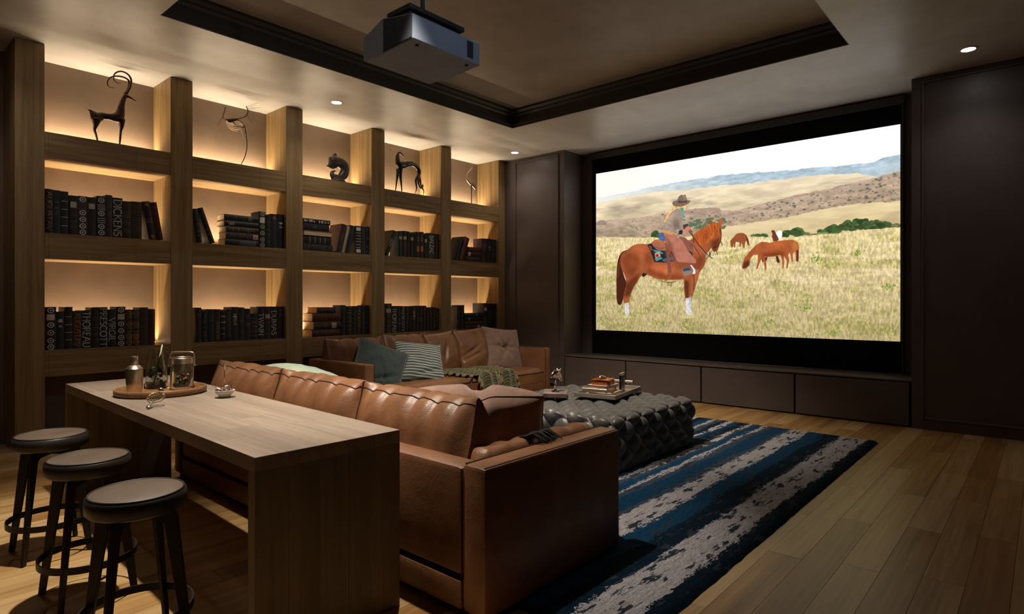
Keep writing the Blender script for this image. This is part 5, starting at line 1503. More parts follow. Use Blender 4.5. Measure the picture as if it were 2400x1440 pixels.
BM_ = blanket_mat(); TAS = cloth('olive_tassel_wool', (112, 96, 60))
bk = root('throw_blanket', (5.35, 5.15, .36), 'olive and charcoal striped blanket with fat tassels draped over the far sofa seat', 'blanket')
def seat_z(y): return .352 + .0 * y
for li, (xs, xe, wd, ys) in enumerate(((5.02, 5.30, .34, 5.50), (5.42, 5.62, .30, 5.44))):
    bm = nb(); uvl = None
    def bf(u, v):
        t_ = v * .82                                     # travel from the back of the seat over the front edge
        flat = ys - 4.985
        if t_ < flat: y = ys - t_; z = .372 + .012 * math.sin(v * 9)
        else:
            q = t_ - flat; a = min(q / .05, PI / 2); y = 4.985 - .03 * math.sin(a) ; z = .372 - .03 * (1 - math.cos(a)) - max(0, q - .078)
        cx = xs + (xe - xs) * v
        x = cx + (u - .5) * wd * (1 + .12 * math.sin(v * 7 + li))
        z += .034 * (1 - (2 * u - 1) ** 2) ** .7 + .010 * math.sin(u * 19 + v * 4)
        if y < 4.99: y -= .05 * (1 - (2 * u - 1) ** 2) + .012 * math.sin(u * 17 + v * 3)
        return Vector((x, y, z))
    V = grid(bm, 30, 44, bf); uvl = bm.loops.layers.uv.new(); idx = {}
    for i in range(31):
        for j in range(45): idx[V[i][j]] = (i / 30, j / 44)
    for f in bm.faces:
        for l_ in f.loops: l_[uvl].uv = idx[l_.vert]
    edges = [[V[0][j].co.copy() for j in range(45)], [V[30][j].co.copy() for j in range(45)]]
    obj('blanket', bm, BM_, bk, smooth=True, flip=False)
    for sd, ed in zip((-1, 1), edges):
        for k in range(11):
            p = ed[min(44, 1 + k * 4)]; hang = p.y < 4.99
            ang = random.uniform(-.5, .5)
            q = p + (Vector((sd * .015, -.02, -.095)) if hang else Vector((sd * .09, -.03 + .03 * ang, -.004)))
            bm = nb(); tube(bm, [p, p + (q - p) * .25, p + (q - p) * .4, p + (q - p) * .75, q], [.007, .010, .018, .021, .008], n=8, k=2)
            obj('tassel', bm, TAS, bk, smooth=True)

# ================================================================ OTTOMAN
OX0, OX1, OY0, OY1, OZ0, OZ1 = 3.62, 4.93, 2.26, 3.56, .034, .405
ot = root('tufted_ottoman', ((OX0 + OX1) / 2, (OY0 + OY1) / 2, RZ), 'square grey leather ottoman with deep diamond tufting in the middle of the rug', 'ottoman')
bm = nb()
NA = 6; A_ = (OX1 - OX0) / NA; RAD = .055
def tuft(p, s):
    """p along the edge, s across, both in metres measured from a top edge"""
    a = p / A_; c = s / (A_ * .92)
    f = abs(math.sin(PI * (a + c) / 1.0 * .5 * 2 / 1)) if False else abs(math.sin(PI * (a + c)) * math.sin(PI * (a - c)))
    return .052 * (f ** .5) - .024
def rb(p, tf, amp=1.0):
    lo = Vector((OX0 + RAD, OY0 + RAD, OZ0)); hi = Vector((OX1 - RAD, OY1 - RAD, OZ1 - RAD))
    q = Vector((min(max(p.x, lo.x), hi.x), min(max(p.y, lo.y), hi.y), min(p.z, hi.z)))
    n_ = (p - q)
    if n_.length < 1e-7: n_ = Vector((0, 0, 1))
    n_.normalize()
    return q + n_ * (RAD + tf * amp)
R_ = .0085
nX = int((OX1 - OX0) / R_); nY = int((OY1 - OY0) / R_); nZ = int((OZ1 - OZ0) / R_)
def fade(z): return min(1, max(0, (z - OZ0 - .02) / .10))
V = {}
def vert(p, tf, amp):
    key = (round(p.x, 5), round(p.y, 5), round(p.z, 5))
    if key not in V: V[key] = bm.verts.new(rb(p, tf, amp))
    return V[key]
def face_grid(n1, n2, fn):
    G = [[vert(*fn(i / n1, j / n2)) for j in range(n2 + 1)] for i in range(n1 + 1)]
    for i in range(n1):
        for j in range(n2):
            try: bm.faces.new((G[i][j], G[i + 1][j], G[i + 1][j + 1], G[i][j + 1]))
            except ValueError: pass
LX, LY = OX1 - OX0, OY1 - OY0
face_grid(nX, nY, lambda u, v: (Vector((OX0 + LX * u, OY0 + LY * v, OZ1)), tuft(LX * u, LY * v), 1.0 - .3 * min(1, min(u, 1 - u, v, 1 - v) * 8)))
def side(f):
    return f
for (fx, n1) in ((lambda u: (OX0 + LX * u, OY0), nX), (lambda u: (OX0 + LX * u, OY1), nX), (lambda u: (OX0, OY0 + LY * u), nY), (lambda u: (OX1, OY0 + LY * u), nY)):
    Lk = LX if n1 == nX else LY
    def fs(u, v, fx=fx, Lk=Lk):
        x, y = fx(u); z = OZ1 - (OZ1 - OZ0) * v
        return (Vector((x, y, z)), tuft(Lk * u, OZ1 - z), fade(z))
    face_grid(n1, nZ, fs)
obj('upholstery', bm, GLEA, ot, smooth=True)
bm = nb()
for i in range(0, 2 * NA + 1):
    for j in range(0, 2 * NA + 1):
        if (i + j) % 2 == 0 and 0 < i < 2 * NA and 0 < j < 2 * NA:
            x, y = OX0 + i * A_ / 2, OY0 + j * A_ * .92 / 2
            if y < OY1 - .05: lathe(bm, [(.009, 0), (.007, .004), (0, .006)], (x, y, OZ1 - .021), 8)
obj('tufting_button', bm, GLEA, ot, smooth=True, kind='stuff')
bm = nb(); box(bm, (OX0 + .04, OY0 + .04, RZ + .003), (OX1 - .04, OY1 - .04, .05)); obj('plinth', bm, M['black'], ot)
# ================================================================ COUNTER TABLE
NLc, NRc, FLc = px(597, 1073.7, Z=.72), px(932, 1006, Z=.72), px(152.3, 899.8, Z=.72)
TLEN, TWID, TT = 2.67, .60, .052
ax_ = (Vector((FLc.x, FLc.y, 0)) - Vector((NLc.x, NLc.y, 0))).normalized()       # along the table
ta = math.atan2(ax_.x, ax_.y)
tb = root('counter_table', (NLc.x, NLc.y, 0), 'long pale oak waterfall counter table behind the near sofa', 'table')
TM = Matrix.Translation((NLc.x, NLc.y, 0)) @ Matrix.Rotation(-ta, 4, 'Z')       # local x across, y along
TABW = wood('washed_oak_top', (112, 99, 88), (132, 118, 106), (150, 136, 122), 'y', rough=.5, spec=.3, bump=.1, rings=.7)
TABL = wood('washed_oak_leg', (98, 86, 72), (114, 101, 86), (130, 116, 100), 'z', rough=.55, spec=.3, bump=.1, rings=.7)
TABE = wood('washed_oak_edge', (120, 102, 86), (142, 124, 106), (158, 140, 120), 'z', rough=.6, spec=.2, bump=.1)
def tpart(nm, a, c, mat, rad=.0018):
    bm = nb(); box(bm, a, c, rad, 1); bmesh.ops.transform(bm, matrix=TM, verts=bm.verts[:]); return obj(nm, bm, mat, tb)
nst = 5
for i in range(nst):
    x0, x1 = TWID * i / nst, TWID * (i + 1) / nst
    cuts = [0, .35 + .45 * ((i * 2) % 5) / 5, 1.25 + .5 * ((i * 3) % 5) / 5, 2.05 + .35 * ((i * 2 + 1) % 5) / 5, TLEN]
    for c0, c1 in zip(cuts[:-1], cuts[1:]): tpart('top_board', (x0 + .0002, c0 + .0002, .72 - TT), (x1 - .0002, c1 - .0002, .72), TABW, .0006)
    for y0, y1 in ((0, TT), (TLEN - TT, TLEN)): tpart('leg_board', (x0 + .0002, y0, 0), (x1 - .0002, y1, .72 - TT - .0003), TABL, .0006)
tpart('centre_leg', (.20, 1.62, 0), (.26, 1.98, .72 - TT - .0005), TABL) if False else None

# ================================================================ BAR STOOLS
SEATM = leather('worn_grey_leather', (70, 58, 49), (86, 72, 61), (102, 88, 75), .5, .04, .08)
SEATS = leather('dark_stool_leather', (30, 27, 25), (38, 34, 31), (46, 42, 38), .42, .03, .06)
st = root('bar_stool', (0, 0, 0), 'bar stool', 'stool', 'bar stools along the counter table')
SZ, SR = .585, .154
bm = nb(); lathe(bm, [(0, SZ), (SR * .5, SZ + .001), (SR - .012, SZ - .002), (SR - .006, SZ - .005)], (0, 0, 0), 48); obj('seat', bm, SEATM, st, smooth=True, auto=50)
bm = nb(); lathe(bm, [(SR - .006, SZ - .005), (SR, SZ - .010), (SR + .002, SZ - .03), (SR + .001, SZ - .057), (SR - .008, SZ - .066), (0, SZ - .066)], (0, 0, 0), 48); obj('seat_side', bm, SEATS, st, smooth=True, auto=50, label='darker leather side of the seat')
bm = nb(); lathe(bm, [(SR - .009 + .004 * math.cos(a), SZ - .003 + .004 * math.sin(a)) for a in np.linspace(0, 2 * PI, 9)[:-1]], (0, 0, 0), 48, closed=True); obj('seat_piping', bm, SEATS, st, smooth=True)
ZL = SZ - .066
for k in range(4):
    a = PI / 4 + k * PI / 2
    prof = [(0.01, ZL - .012), (.01, ZL - .001), (.118, ZL - .001), (.132, ZL - .006), (.140, ZL - .02), (.195, .004), (.195, 0), (.170, 0), (.170, .004), (.098, ZL - .055), (.088, ZL - .044), (.06, ZL - .038), (.01, ZL - .034)]
    prof = [(0.0, ZL - .034), (0.0, ZL - .001), (.118, ZL - .001), (.132, ZL - .006), (.141, ZL - .022), (.199, 0), (.174, 0), (.100, ZL - .056), (.092, ZL - .042), (.078, ZL - .036)]
    bm = nb(); prism(bm, prof, 'y', -.006, .006); bmesh.ops.bevel(bm, geom=bm.edges[:], offset=.0012, segments=1, affect='EDGES')
    bmesh.ops.transform(bm, matrix=Matrix.Rotation(a, 4, 'Z'), verts=bm.verts[:]); obj('leg', bm, M['steel_dark'], st)
bm = nb(); RR = .172; lathe(bm, [(RR, .152), (RR + .006, .152), (RR + .006, .180), (RR, .180)], (0, 0, 0), 48, closed=True); obj('foot_ring', bm, M['steel_dark'], st, smooth=True, auto=40)
bm = nb(); lathe(bm, [(0, ZL + .001), (.05, ZL + .001), (.05, ZL - .005), (0, ZL - .005)], (0, 0, 0), 20); obj('swivel_plate', bm, M['black'], st)
st['label'] = 'farthest bar stool, round grey leather seat on four dark steel legs, nearest the bookshelf upright'
st.location = (.75, 3.725, 0)
for loc, lab, rz in (((.748, 3.068, 0), 'middle bar stool of the three along the counter table', 2), ((.728, 2.395, 0), 'nearest bar stool, largest in the photograph, at the bottom left by the table leg', -3)):
    c = copy_tree(st); c.location = loc; c['label'] = lab; c.rotation_euler.z = math.radians(rz)

# ================================================================ ON THE COUNTER
TZ0 = .7205
OAKT = wood('tray_oak', (96, 66, 40), (126, 90, 58), (150, 112, 76), 'x', rough=.42, spec=.4)
tc_ = Vector((1.27, 3.775, TZ0)); tdir = math.atan2(px(489, 920, Z=.72).y - px(273, 928, Z=.72).y, px(489, 920, Z=.72).x - px(273, 928, Z=.72).x)
ty = root('serving_tray', tc_, 'oval wooden serving tray with a raised rim on the counter table', 'tray')
TRM = Matrix.Translation(tc_) @ Matrix.Rotation(tdir, 4, 'Z')
EA, EB = .232, .218
def oval(r, z, n=56):
    return [Vector((r * EA * math.cos(2 * PI * i / n), r * EB * math.sin(2 * PI * i / n), z)) for i in range(n)]
bm = nb(); rings = [oval(.001, 0), oval(.95, 0), oval(1.0, .012), oval(1.0, .034), oval(.985, .037), oval(.955, .037), oval(.935, .030), oval(.90, .010), oval(.001, .010)]
vr = [[bm.verts.new(TRM @ p) for p in q] for q in rings]
for A1, B1 in zip(vr[:-1], vr[1:]):
    for i in range(56): bm.faces.new((A1[i], A1[(i + 1) % 56], B1[(i + 1) % 56], B1[i]))
bmesh.ops.remove_doubles(bm, verts=bm.verts[:], dist=6e-4); obj('tray_body', bm, OAKT, ty, smooth=True, auto=50)
TB = TZ0 + .0108

p = px(318, 925, Z=.735); p = Vector((1.155, 3.845, TB))
sh = root('cocktail_shaker', p, 'brushed metal cocktail shaker with a tall cap at the left end of the tray', 'shaker')
bm = nb(); lathe(bm, [(0, 0), (.034, 0), (.037, .004), (.0425, .06), (.0435, .125), (.043, .130)], p, 36); obj('body', bm, M['steel'], sh, smooth=True, auto=40)
bm = nb(); lathe(bm, [(.043, .1305), (.0435, .134), (.030, .150), (.0215, .155), (.0215, .158)], p, 36); obj('shoulder', bm, M['steel'], sh, smooth=True, auto=40)
bm = nb(); lathe(bm, [(.0215, .1585), (.0225, .160), (.0190, .200), (.0175, .203), (0, .204)], p, 36); obj('cap', bm, M['steel'], sh, smooth=True, auto=40)

p = Vector((1.300, 3.945, TB))
pit = root('glass_pitcher', p, 'tapering clear glass pitcher half full of ice behind the shaker', 'pitcher')
bm = nb(); lathe(bm, [(0, 0), (.052, 0), (.056, .006), (.060, .05), (.055, .12), (.044, .19), (.034, .232), (.0315, .232), (.0415, .19), (.0525, .12), (.0575, .05), (.053, .009), (0, .009)], p, 40); obj('glass', bm, M['glass'], pit, smooth=True, auto=60)
ICE = glass('ice', (215, 218, 214), .08); GARN = [plain('orange_peel', (170, 92, 50), .5), plain('dark_berry', (40, 22, 26), .35), plain('herb_green', (52, 62, 40), .6)]
def ice_fill(rt, c, rad, z0, z1, n, sz):
    for k in range(n):
        a = random.random() * 2 * PI; q = rad * math.sqrt(random.random()); z = z0 + (z1 - z0) * (k + .5) / n
        m_ = Matrix.Translation(c + Vector((q * math.cos(a), q * math.sin(a), z))) @ Euler((random.random() * 3, random.random() * 3, random.random() * 3)).to_matrix().to_4x4()
        bm = nb(); boxm(bm, (sz, sz * .9, sz * .8), m_, .003, 1)
        obj('ice_cube', bm, ICE if random.random() < .72 else random.choice(GARN), rt, smooth=True, auto=40)
ice_fill(pit, p, .036, .022, .12, 22, .019)
bm = nb(); tube(bm, [p + Vector((-.02, -.02, .02)), p + Vector((.028, -.012, .255))], [.004, .004], n=8); obj('stirrer', bm, plain('pale_green_stirrer', (150, 152, 112), .4), pit, smooth=True)

p = Vector((1.385, 3.79, TB))
bu = root('ice_bucket', p, 'clear ice bucket with metal collar and swing handle on the tray', 'ice bucket')
bm = nb(); lathe(bm, [(0, .006), (.056, .006), (.060, .012), (.063, .150), (.0605, .150), (.0575, .016), (0, .016)], p, 44); obj('glass', bm, M['glass'], bu, smooth=True, auto=50)
bm = nb(); lathe(bm, [(.0615, .1505), (.0645, .1505), (.0645, .182), (.0625, .184), (.0605, .182)], p, 44, closed=True); obj('collar', bm, M['steel'], bu, smooth=True, auto=40)
bm = nb(); hd = [(-.066, .135), (-.068, .175), (-.064, .205), (-.048, .214), (0, .215), (.048, .214), (.064, .205), (.068, .175), (.066, .135)]
hdir = math.radians(-42)
hp = [p + Vector((q * math.cos(hdir), q * math.sin(hdir), z)) for q, z in hd]
tube(bm, hp, .0055, n=8, k=4); 
for sgn in (-1, 1):
    lathe(bm, [(0, -.004), (.011, -.004), (.011, .004), (0, .004)], p + Vector((sgn * .066 * math.cos(hdir), sgn * .066 * math.sin(hdir), .138)), 14)
obj('handle', bm, M['steel'], bu, smooth=True, auto=50)
ice_fill(bu, p, .040, .030, .085, 20, .020)
bm = nb(); lathe(bm, [(0, .0003), (.057, .0003), (.058, .0055), (0, .0058)], p, 30); obj('base', bm, M['steel'], bu)

p = Vector((1.245, 3.705, TB))
bl = root('metal_ball', p, 'small shiny metal ball with a wire loop lying on the tray', 'ball')
bm = nb(); bmesh.ops.create_uvsphere(bm, u_segments=20, v_segments=12, radius=.016); bmesh.ops.translate(bm, verts=bm.verts[:], vec=p + Vector((0, 0, .016))); obj('ball', bm, M['chrome'], bl, smooth=True)
bm = nb(); tube(bm, [p + Vector((.014, .004, .02)), p + Vector((.03, -.002, .026)), p + Vector((.042, -.014, .016)), p + Vector((.044, -.02, .003))], .0016, n=6, k=4); obj('loop', bm, M['chrome'], bl, smooth=True)

# hawthorn strainer leaning on the tray rim
str_ = root('cocktail_strainer', px(365, 940, Z=.74), 'wire-rimmed cocktail strainer leaning on the front rim of the tray', 'strainer')
c = Vector((1.172, 3.525, TZ0 + .047)); e = Vector((1.045, 3.29, TZ0 + .006)); c = px(365, 930, Z=TZ0 + .047); e = px(346, 957, Z=TZ0 + .007)
dv = (c - e).normalized(); sd = dv.cross(Vector((0, 0, 1))).normalized(); upv = sd.cross(dv)
RRs = .038
ring = [c + (dv * math.cos(a) + sd * math.sin(a)) * RRs for a in np.linspace(0, 2 * PI, 25)]
bm = nb(); tube(bm, ring, .003, n=6); tube(bm, [q + upv * -.012 for q in ring], .002, n=6)
for k in range(60):
    a = 2 * PI * k / 60; q = c + (dv * math.cos(a) + sd * math.sin(a)) * (RRs - .004) - upv * .006
    a2 = a + .09; q2 = c + (dv * math.cos(a2) + sd * math.sin(a2)) * (RRs - .001) + upv * .001
    tube(bm, [q, q2], .0009, n=4, cap=False)
obj('coil_rim', bm, M['chrome'], str_)
bm = nb()
for k in range(7):
    o_ = (k - 3) * .0085; hl = math.sqrt(max(0, (RRs - .004) ** 2 - o_ * o_)); tube(bm, [c + sd * o_ - dv * hl - upv * .004, c + sd * o_ + dv * hl - upv * .004], .0016, n=5)
obj('plate', bm, M['brass'], str_)
bm = nb(); tube(bm, [c - dv * RRs, c - dv * (RRs + .03), e], [.005, .007, .0075], n=10, k=3, sq_axis=upv, squash=.55); obj('handle', bm, M['steel'], str_, smooth=True)

# herb sprig and cinnamon pieces on the tray
hs = root('herb_sprig', px(440, 925, Z=TB), 'green herb sprig lying in front of the ice bucket on the tray', 'herb')
bm = nb(); a0 = Vector((1.335, 3.625, TB + .003)); a1 = Vector((1.455, 3.665, TB + .004)); tube(bm, [a0, a1], .0015, n=5)
for k in range(34):
    q = a0.lerp(a1, k / 34); an = random.random() * 6.28; tube(bm, [q, q + Vector((.006 + .010 * math.cos(an), .018 * math.sin(an), .004 + .006 * random.random()))], [.0016, .0006], n=4)
obj('sprig', bm, plain('rosemary', (66, 76, 56), .7), hs)
for k, (x, y) in enumerate(((1.455, 3.70), (1.468, 3.735), (1.44, 3.73))):
    bm = nb(); q = Vector((x, y, TB + .007)); tube(bm, [q + Vector((-.012, -.006, 0)), q, q + Vector((.012, .006, .001))], [.005, .0068, .005], n=8, k=2)
    o = obj('nut', bm, plain('nut_brown_%d' % k, (120, 70, 42), .5), None, smooth=True); props(o, 'small brown nut on the right end of the tray, %s' % ('nearest the rim', 'behind the other two', 'nearest the ice bucket')[k], 'nut', 'nuts on the serving tray')

# garnish bowl with a pick
p = px(527, 931, Z=TZ0); p = Vector((1.445, 3.36, TZ0))
gb = root('garnish_bowl', p, 'small white bowl heaped with dark berries on the counter table, right of the tray', 'bowl')
bm = nb(); lathe(bm, [(0, .0), (.022, .0), (.024, .004), (.046, .026), (.052, .040), (.050, .041), (.042, .027), (.02, .008), (0, .008)], p, 32); obj('bowl', bm, plain('white_glaze', (196, 188, 178), .25, var=.03), gb, smooth=True, auto=60)
for k in range(26):
    a = k * 2.4; q = .0405 * math.sqrt((k + .5) / 26); c_ = p + Vector((q * math.cos(a), q * math.sin(a), .034 + .014 * (1 - q / .04) + .004 * random.random()))
    bm = nb(); bmesh.ops.create_uvsphere(bm, u_segments=10, v_segments=7, radius=.0085 + .002 * random.random()); bmesh.ops.translate(bm, verts=bm.verts[:], vec=c_)
    obj('berry', bm, GARN[1] if k % 3 else plain('hazel_berry_%d' % k, (120, 84, 58), .4), gb, smooth=True)
bm = nb()
for k in range(3): tube(bm, [p + Vector((.034 * math.cos(a + k * 2.1) * (1.1), .034 * math.sin(a + k * 2.1), .054 + .006 * math.sin(a * 2))) * 1.0 + Vector((.014 * math.cos(k * 2.1), .014 * math.sin(k * 2.1), 0)) for a in np.linspace(0, 4.2, 12)], .0016, n=5)
obj('wire_rings', bm, M['chrome'], gb)
pk = root('cocktail_pick', p + Vector((0, 0, .05)), 'tall metal cocktail pick with a flat end standing in the berry bowl', 'pick')
bm = nb(); tube(bm, [p + Vector((0, 0, .045)), p + Vector((0, 0, .165))], .0032, n=8); obj('shaft', bm, M['steel'], pk, smooth=True)
bm = nb(); lathe(bm, [(.0032, .150), (.006, .156), (.0072, .190), (0, .191)], p, 14); obj('head', bm, M['steel'], pk, smooth=True, auto=40)

# ================================================================ ON THE OTTOMAN
OTZ = .4345
def abox(bm, c, ux, sx, sy, z0, z1, r=.002, seg=1, mi=0):
    m_ = Matrix.Translation((c.x, c.y, (z0 + z1) / 2)) @ Matrix.Rotation(ux, 4, 'Z'); boxm(bm, (sx, sy, z1 - z0), m_, r, seg, mi)
def flat_book(label, c, ang, L_, W_, z0, z1, cov, name='book', cat='book', group=None):
    r = root(name, Vector((c.x, c.y, z0)), label, cat, group); t_ = .0035
    bm = nb(); abox(bm, c, ang, L_, W_, z0, z0 + t_, .0008); abox(bm, c, ang, L_, W_, z1 - t_, z1, .0008)
    off = Matrix.Rotation(ang, 4, 'Z') @ Vector((0, -W_ / 2 + t_ / 2, 0)); abox(bm, c + off, ang, L_, t_, z0, z1, .0008); obj('cover', bm, cov, r)
    bm = nb(); off = Matrix.Rotation(ang, 4, 'Z') @ Vector((0, .003, 0)); abox(bm, c + off, ang, L_ - .012, W_ - .012, z0 + t_, z1 - t_, .0); obj('page_block', bm, M['paper'], r)
    return r
hb_c = Vector((4.22, 3.16, 0)); hang = math.atan2(3.001 - 3.157, 4.107 - 3.999)
hb_c = (px(1277, 936, Z=OTZ) + px(1325, 920, Z=OTZ)) / 2
hb = flat_book('pink and grey hardback lying flat under the silver horse head on the ottoman', hb_c, hang, .20, .26, OTZ, OTZ + .034, plain('pink_marble_cover', (98, 80, 78), .5, var=.45, scale=14), group=None)
z = OTZ + .0345
hh = root('horse_head_statuette', Vector((hb_c.x, hb_c.y, z)), 'silver horse head statuette on a clear rod standing on the pink hardback', 'statuette')
bm = nb(); lathe(bm, [(0, 0), (.035, 0), (.037, .004), (.020, .012), (0, .014)], Vector((hb_c.x, hb_c.y, z)), 24); obj('base', bm, M['black'], hh, smooth=True, auto=40)
bm = nb(); tube(bm, [Vector((hb_c.x, hb_c.y, z + .013)), Vector((hb_c.x, hb_c.y, z + .115))], .009, n=14); obj('rod', bm, M['glass'], hh, smooth=True)
Ph, uh = tracer(1250, 850, 8.889, hb_c.y)
dz = (z + .105) - Ph(490, 440).z; dx_ = hb_c.x - Ph(490, 440).x
def Hh(x, y, dy=0.0): v = Ph(x, y, dy); v.z += dz; v.x += dx_; return v
bm = nb()
limb(bm, Hh, uh, [(400, 405, 22), (430, 350, 46), (490, 300, 66), (545, 285, 58), (580, 320, 46), (598, 370, 36), (612, 420, 26), (626, 455, 22)], n=12, flat=.75)
limb(bm, Hh, uh, [(470, 330, 70), (500, 380, 60), (520, 420, 30)], flat=.7); limb(bm, Hh, uh, [(545, 300, 50), (560, 380, 30), (585, 440, 24), (620, 470, 16)], flat=.75)
for s in (-.018, .018): limb(bm, Hh, uh, [(545, 265, 20), (560, 225, 16), (575, 200, 4)], dy=s)
obj('head', remesh(bm, .0035, 3), M['chrome'], hh, smooth=True)
bm = nb()
for k in range(9): q = k / 8; limb(bm, Hh, uh, [(400 + 130 * q, 395 - 135 * q, 10), (392 + 125 * q, 370 - 125 * q, 8), (385 + 130 * q, 400 - 110 * q, 3)], n=6)
obj('mane', bm, M['chrome'], hh, smooth=True)

# tray
tl, tf, tr = px(1353, 929, Z=OTZ), px(1434.5, 940, Z=OTZ), px(1496, 916, Z=OTZ)
ang = math.atan2((tr - tf).y, (tr - tf).x); tLx = (tr - tf).length; tWy = (tl - tf).length
tcn = (tl + tr) / 2; tcn.z = 0
def TL(x, y): return tcn + Matrix.Rotation(ang, 4, 'Z') @ Vector((x, y, 0))
tx = .64; tyy = .37
GREYT = plain('grey_lacquer_tray', (128, 118, 108), .35, var=.05)
otr = root('ottoman_tray', Vector((tcn.x, tcn.y, OTZ)), 'rectangular grey tray with tubular handles on the far half of the ottoman', 'tray')
bm = nb(); abox(bm, TL(0, 0), ang, tx, tyy, OTZ, OTZ + .006)
obj('tray_floor', bm, GREYT, otr)
for (x, y, a, c2) in ((0, -tyy / 2 + .005, tx, .01), (0, tyy / 2 - .005, tx, .01)):
    bm = nb(); abox(bm, TL(x, y), ang, a, c2, OTZ + .0001, OTZ + .036, .002); obj('rim', bm, GREYT, otr)
for x in (-tx / 2 + .005, tx / 2 - .005):
    bm = nb(); abox(bm, TL(x, 0), ang, .01, tyy - .021, OTZ + .0001, OTZ + .036, .002); obj('rim', bm, GREYT, otr)
    s = 1 if x > 0 else -1
    bm = nb(); hz = OTZ + .072; tube(bm, [TL(x, -.11) + Vector((0, 0, hz)), TL(x, .11) + Vector((0, 0, hz))], .0115, n=14)
    obj('handle', bm, M['steel'], otr, smooth=True, auto=50)
    bm = nb()
    for y in (-.10, .10): tube(bm, [TL(x, y) + Vector((0, 0, OTZ + .034)), TL(x, y) + Vector((0, 0, hz))], .004, n=8)
    obj('handle_post', bm, M['steel'], otr, smooth=True)
CRM = plain('cream_cover', (176, 158, 146), .45, var=.1); ROSE = plain('rose_brown_cover', (120, 88, 76), .45, var=.12)
g = 'books stacked on the ottoman tray'
z = OTZ + .0065
flat_book('bottom cream book of the stack on the ottoman tray', TL(-.125, -.02), ang + PI, .26, .20, z, z + .032, CRM, group=g)
flat_book('middle brown book of the stack on the ottoman tray', TL(-.13, .00), ang + PI + .18, .245, .19, z + .0325, z + .066, ROSE, group=g)
flat_book('upper cream book of the stack on the ottoman tray, under the copper box', TL(-.125, .00), ang + PI - .12, .23, .18, z + .0665, z + .090, CRM, group=g)
z2 = z + .0905
cbx = root('copper_box', Vector((*TL(-.13, .0).xy, z2)), 'shiny copper-red box with a moulded figure on its lid on top of the book stack', 'box')
COP = plain('copper_lacquer', (168, 92, 54), .25, .6, var=.3, scale=16)
bm = nb(); abox(bm, TL(-.13, 0), ang, .17, .145, z2, z2 + .034, .006, 2); obj('body', bm, COP, cbx, smooth=True, auto=40)
bm = nb(); abox(bm, TL(-.13, 0), ang, .178, .152, z2 + .0345, z2 + .046, .006, 2); obj('lid', bm, COP, cbx, smooth=True, auto=40)
bm = nb(); q = TL(-.14, .0); limb3 = [(q + Vector((-.045, .0, z2 + .05)), .010), (q + Vector((-.02, .005, z2 + .062)), .016), (q + Vector((.012, 0, z2 + .058)), .013), (q + Vector((.045, -.008, z2 + .05)), .006)]
tube(bm, [a for a, _ in limb3], [r_ for _, r_ in limb3], n=10, k=4); obj('lid_figure', bm, M['steel'], cbx, smooth=True, label='pale metal figure on the lid')
fq = px(1458, 921, Z=OTZ); fz = OTZ + .0065
pf = root('glass_plaque', Vector((fq.x, fq.y, fz)), 'black glass plaque with a pale round emblem standing upright on the ottoman tray', 'plaque')
m_ = Matrix.Translation((fq.x, fq.y, fz)) @ Matrix.Rotation(ang + .12, 4, 'Z')
bm = nb(); t_ = nb(); box(t_, (-.055, -.010, 0), (.055, .010, .150), .002, 1); merge(bm, t_, m_); obj('panel', bm, plain('black_glass', (8, 8, 9), .08, spec=.7), pf)
bm = nb()
for sx in (-.062, .062): t_ = nb(); box(t_, (sx - .006, -.012, 0), (sx + .006, .012, .168), .001, 1); merge(bm, t_, m_)
t_ = nb(); box(t_, (-.056, -.012, .152), (.056, .012, .168), .001, 1); merge(bm, t_, m_); obj('clear_frame', bm, M['glass'], pf)
bm = nb(); pts = [m_ @ Vector((.027 * math.cos(a), -.0115, .088 + .034 * math.sin(a))) for a in np.linspace(0, 2 * PI, 25)]; tube(bm, pts, .005, n=6); obj('emblem', bm, plain('pale_emblem', (170, 166, 160), .4), pf, smooth=True)
bm = nb(); n_ = 20; vs = [bm.verts.new(m_ @ Vector((.014 * math.cos(a), -.0108, .088 + .018 * math.sin(a)))) for a in np.linspace(0, 2 * PI, n_ + 1)[:-1]]; bm.faces.new(vs); obj('emblem_centre', bm, plain('grey_emblem', (96, 94, 92), .4), pf, flip=False)

# ================================================================ PROJECTOR
pa = px(968.3, 87.5, Z=2.75); pe = px(1125, 152.4, Z=2.75)
PX0, PX1, PY0 = pa.x, pe.x, pa.y
prj = root('projector', ((PX0 + PX1) / 2, PY0 + .24, 2.73), 'slate-grey ceiling projector hanging on a pole from the tray ceiling', 'projector')
SLG = plain('slate_projector_shell', (136, 148, 166), .5, 0.0, var=.04, spec=.4); SLD = plain('dark_grille', (62, 68, 80), .5, var=.05); UND = plain('projector_underside', (70, 60, 54), .5, var=.05)
sec = [(PY0, 2.75), (PY0, 2.886), (PY0 + .010, 2.893), (PY0 + .28, 2.945), (PY0 + .30, 2.940), (PY0 + .478, 2.884), (PY0 + .484, 2.876), (PY0 + .484, 2.741), (PY0 + .29, 2.731), (PY0 + .008, 2.744)]
bm = nb(); prism(bm, sec, 'x', PX0, PX1); bmesh.ops.bevel(bm, geom=[e for e in bm.edges if abs(e.verts[0].co.x - e.verts[1].co.x) < 1e-6], offset=.004, segments=2, affect='EDGES'); obj('shell', bm, SLG, prj, smooth=True, auto=25)
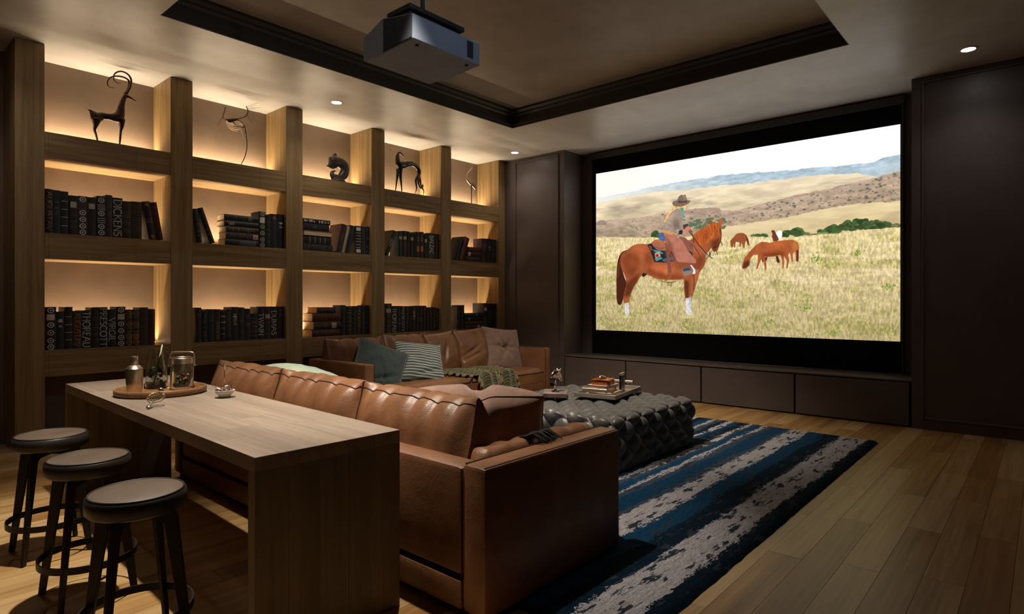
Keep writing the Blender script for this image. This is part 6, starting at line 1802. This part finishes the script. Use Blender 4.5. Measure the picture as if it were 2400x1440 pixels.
# ribbed grille on the end toward the camera
def top_z(y): return np.interp(y, [PY0 + .010, PY0 + .28], [2.893, 2.945])
def bot_z(y): return np.interp(y, [PY0 + .008, PY0 + .29], [2.744, 2.731])
for k in range(22):
    y = PY0 + .012 + k * .0122
    bm = nb(); box(bm, (PX0 - .006, y, bot_z(y) + .012), (PX0 + .002, y + .006, top_z(y) - .012), .001, 1); obj('grille_slat', bm, SLD, prj)
bm = nb()
prism(bm, [(PY0 + .010, bot_z(PY0 + .01) + .008), (PY0 + .278, bot_z(PY0 + .278) + .008), (PY0 + .278, top_z(PY0 + .278) - .008), (PY0 + .010, top_z(PY0 + .01) - .008)], 'x', PX0 - .002, PX0 + .001); obj('grille_back', bm, M['black'], prj)
bm = nb(); ex0, ex1 = PX1 - .115, PX1 - .062
box(bm, (ex0, PY0 - .003, 2.768), (ex1, PY0 + .001, 2.872), .001, 1); obj('side_vent', bm, SLD, prj)
for k in range(9):
    bm = nb(); x = ex0 + .004 + k * .0053; box(bm, (x, PY0 - .0055, 2.772), (x + .0024, PY0 - .002, 2.868)); obj('vent_slat', bm, SLD, prj)
bm = nb(); box(bm, (PX0 + .10, PY0 + .02, 2.889), (PX1 - .12, PY0 + .25, 2.964), .004, 1) if False else box(bm, (PX0 + .004, PY0 + .035, 2.935), (PX1 - .10, PY0 + .25, 2.965), .004, 1)
box(bm, (PX0 + .02, PY0 + .06, 2.895), (PX1 - .14, PY0 + .24, 2.936)); obj('mount_plate', bm, plain('dark_mount', (48, 46, 50), .5, .3), prj)
pp = px(991, 35, Z=2.965); 
bm = nb(); tube(bm, [Vector((pp.x, pp.y, 2.963)), Vector((pp.x, pp.y, TZ - .001))], .0145, n=18); obj('pole', bm, plain('dark_pole', (46, 52, 60), .4, .4), prj, smooth=True, auto=50)
bm = nb(); lathe(bm, [(0, TZ - .0005), (.06, TZ - .0005), (.06, TZ - .012), (0.02, TZ - .018), (0, TZ - .018)], (pp.x, pp.y, 0), 24); obj('ceiling_plate', bm, SLD, prj)
bm = nb(); lathe(bm, [(0, 0), (.055, 0), (.058, .004), (.045, .018), (.04, .018), (.035, .01), (0, .006)], (0, 0, 0), 28)
bmesh.ops.transform(bm, matrix=Matrix.Translation((PX1 - .001, PY0 + .26, 2.84)) @ Matrix.Rotation(PI / 2, 4, 'Y'), verts=bm.verts[:]); obj('lens', bm, plain('lens_ring', (20, 20, 22), .3), prj, smooth=True, auto=40)
for x in (PX0 + .07, PX1 - .07):
    bm = nb(); lathe(bm, [(0, 2.7435), (.013, 2.7435), (.011, 2.737), (0, 2.736)], (x, PY0 + .05, 0), 14); obj('foot', bm, M['black'], prj)
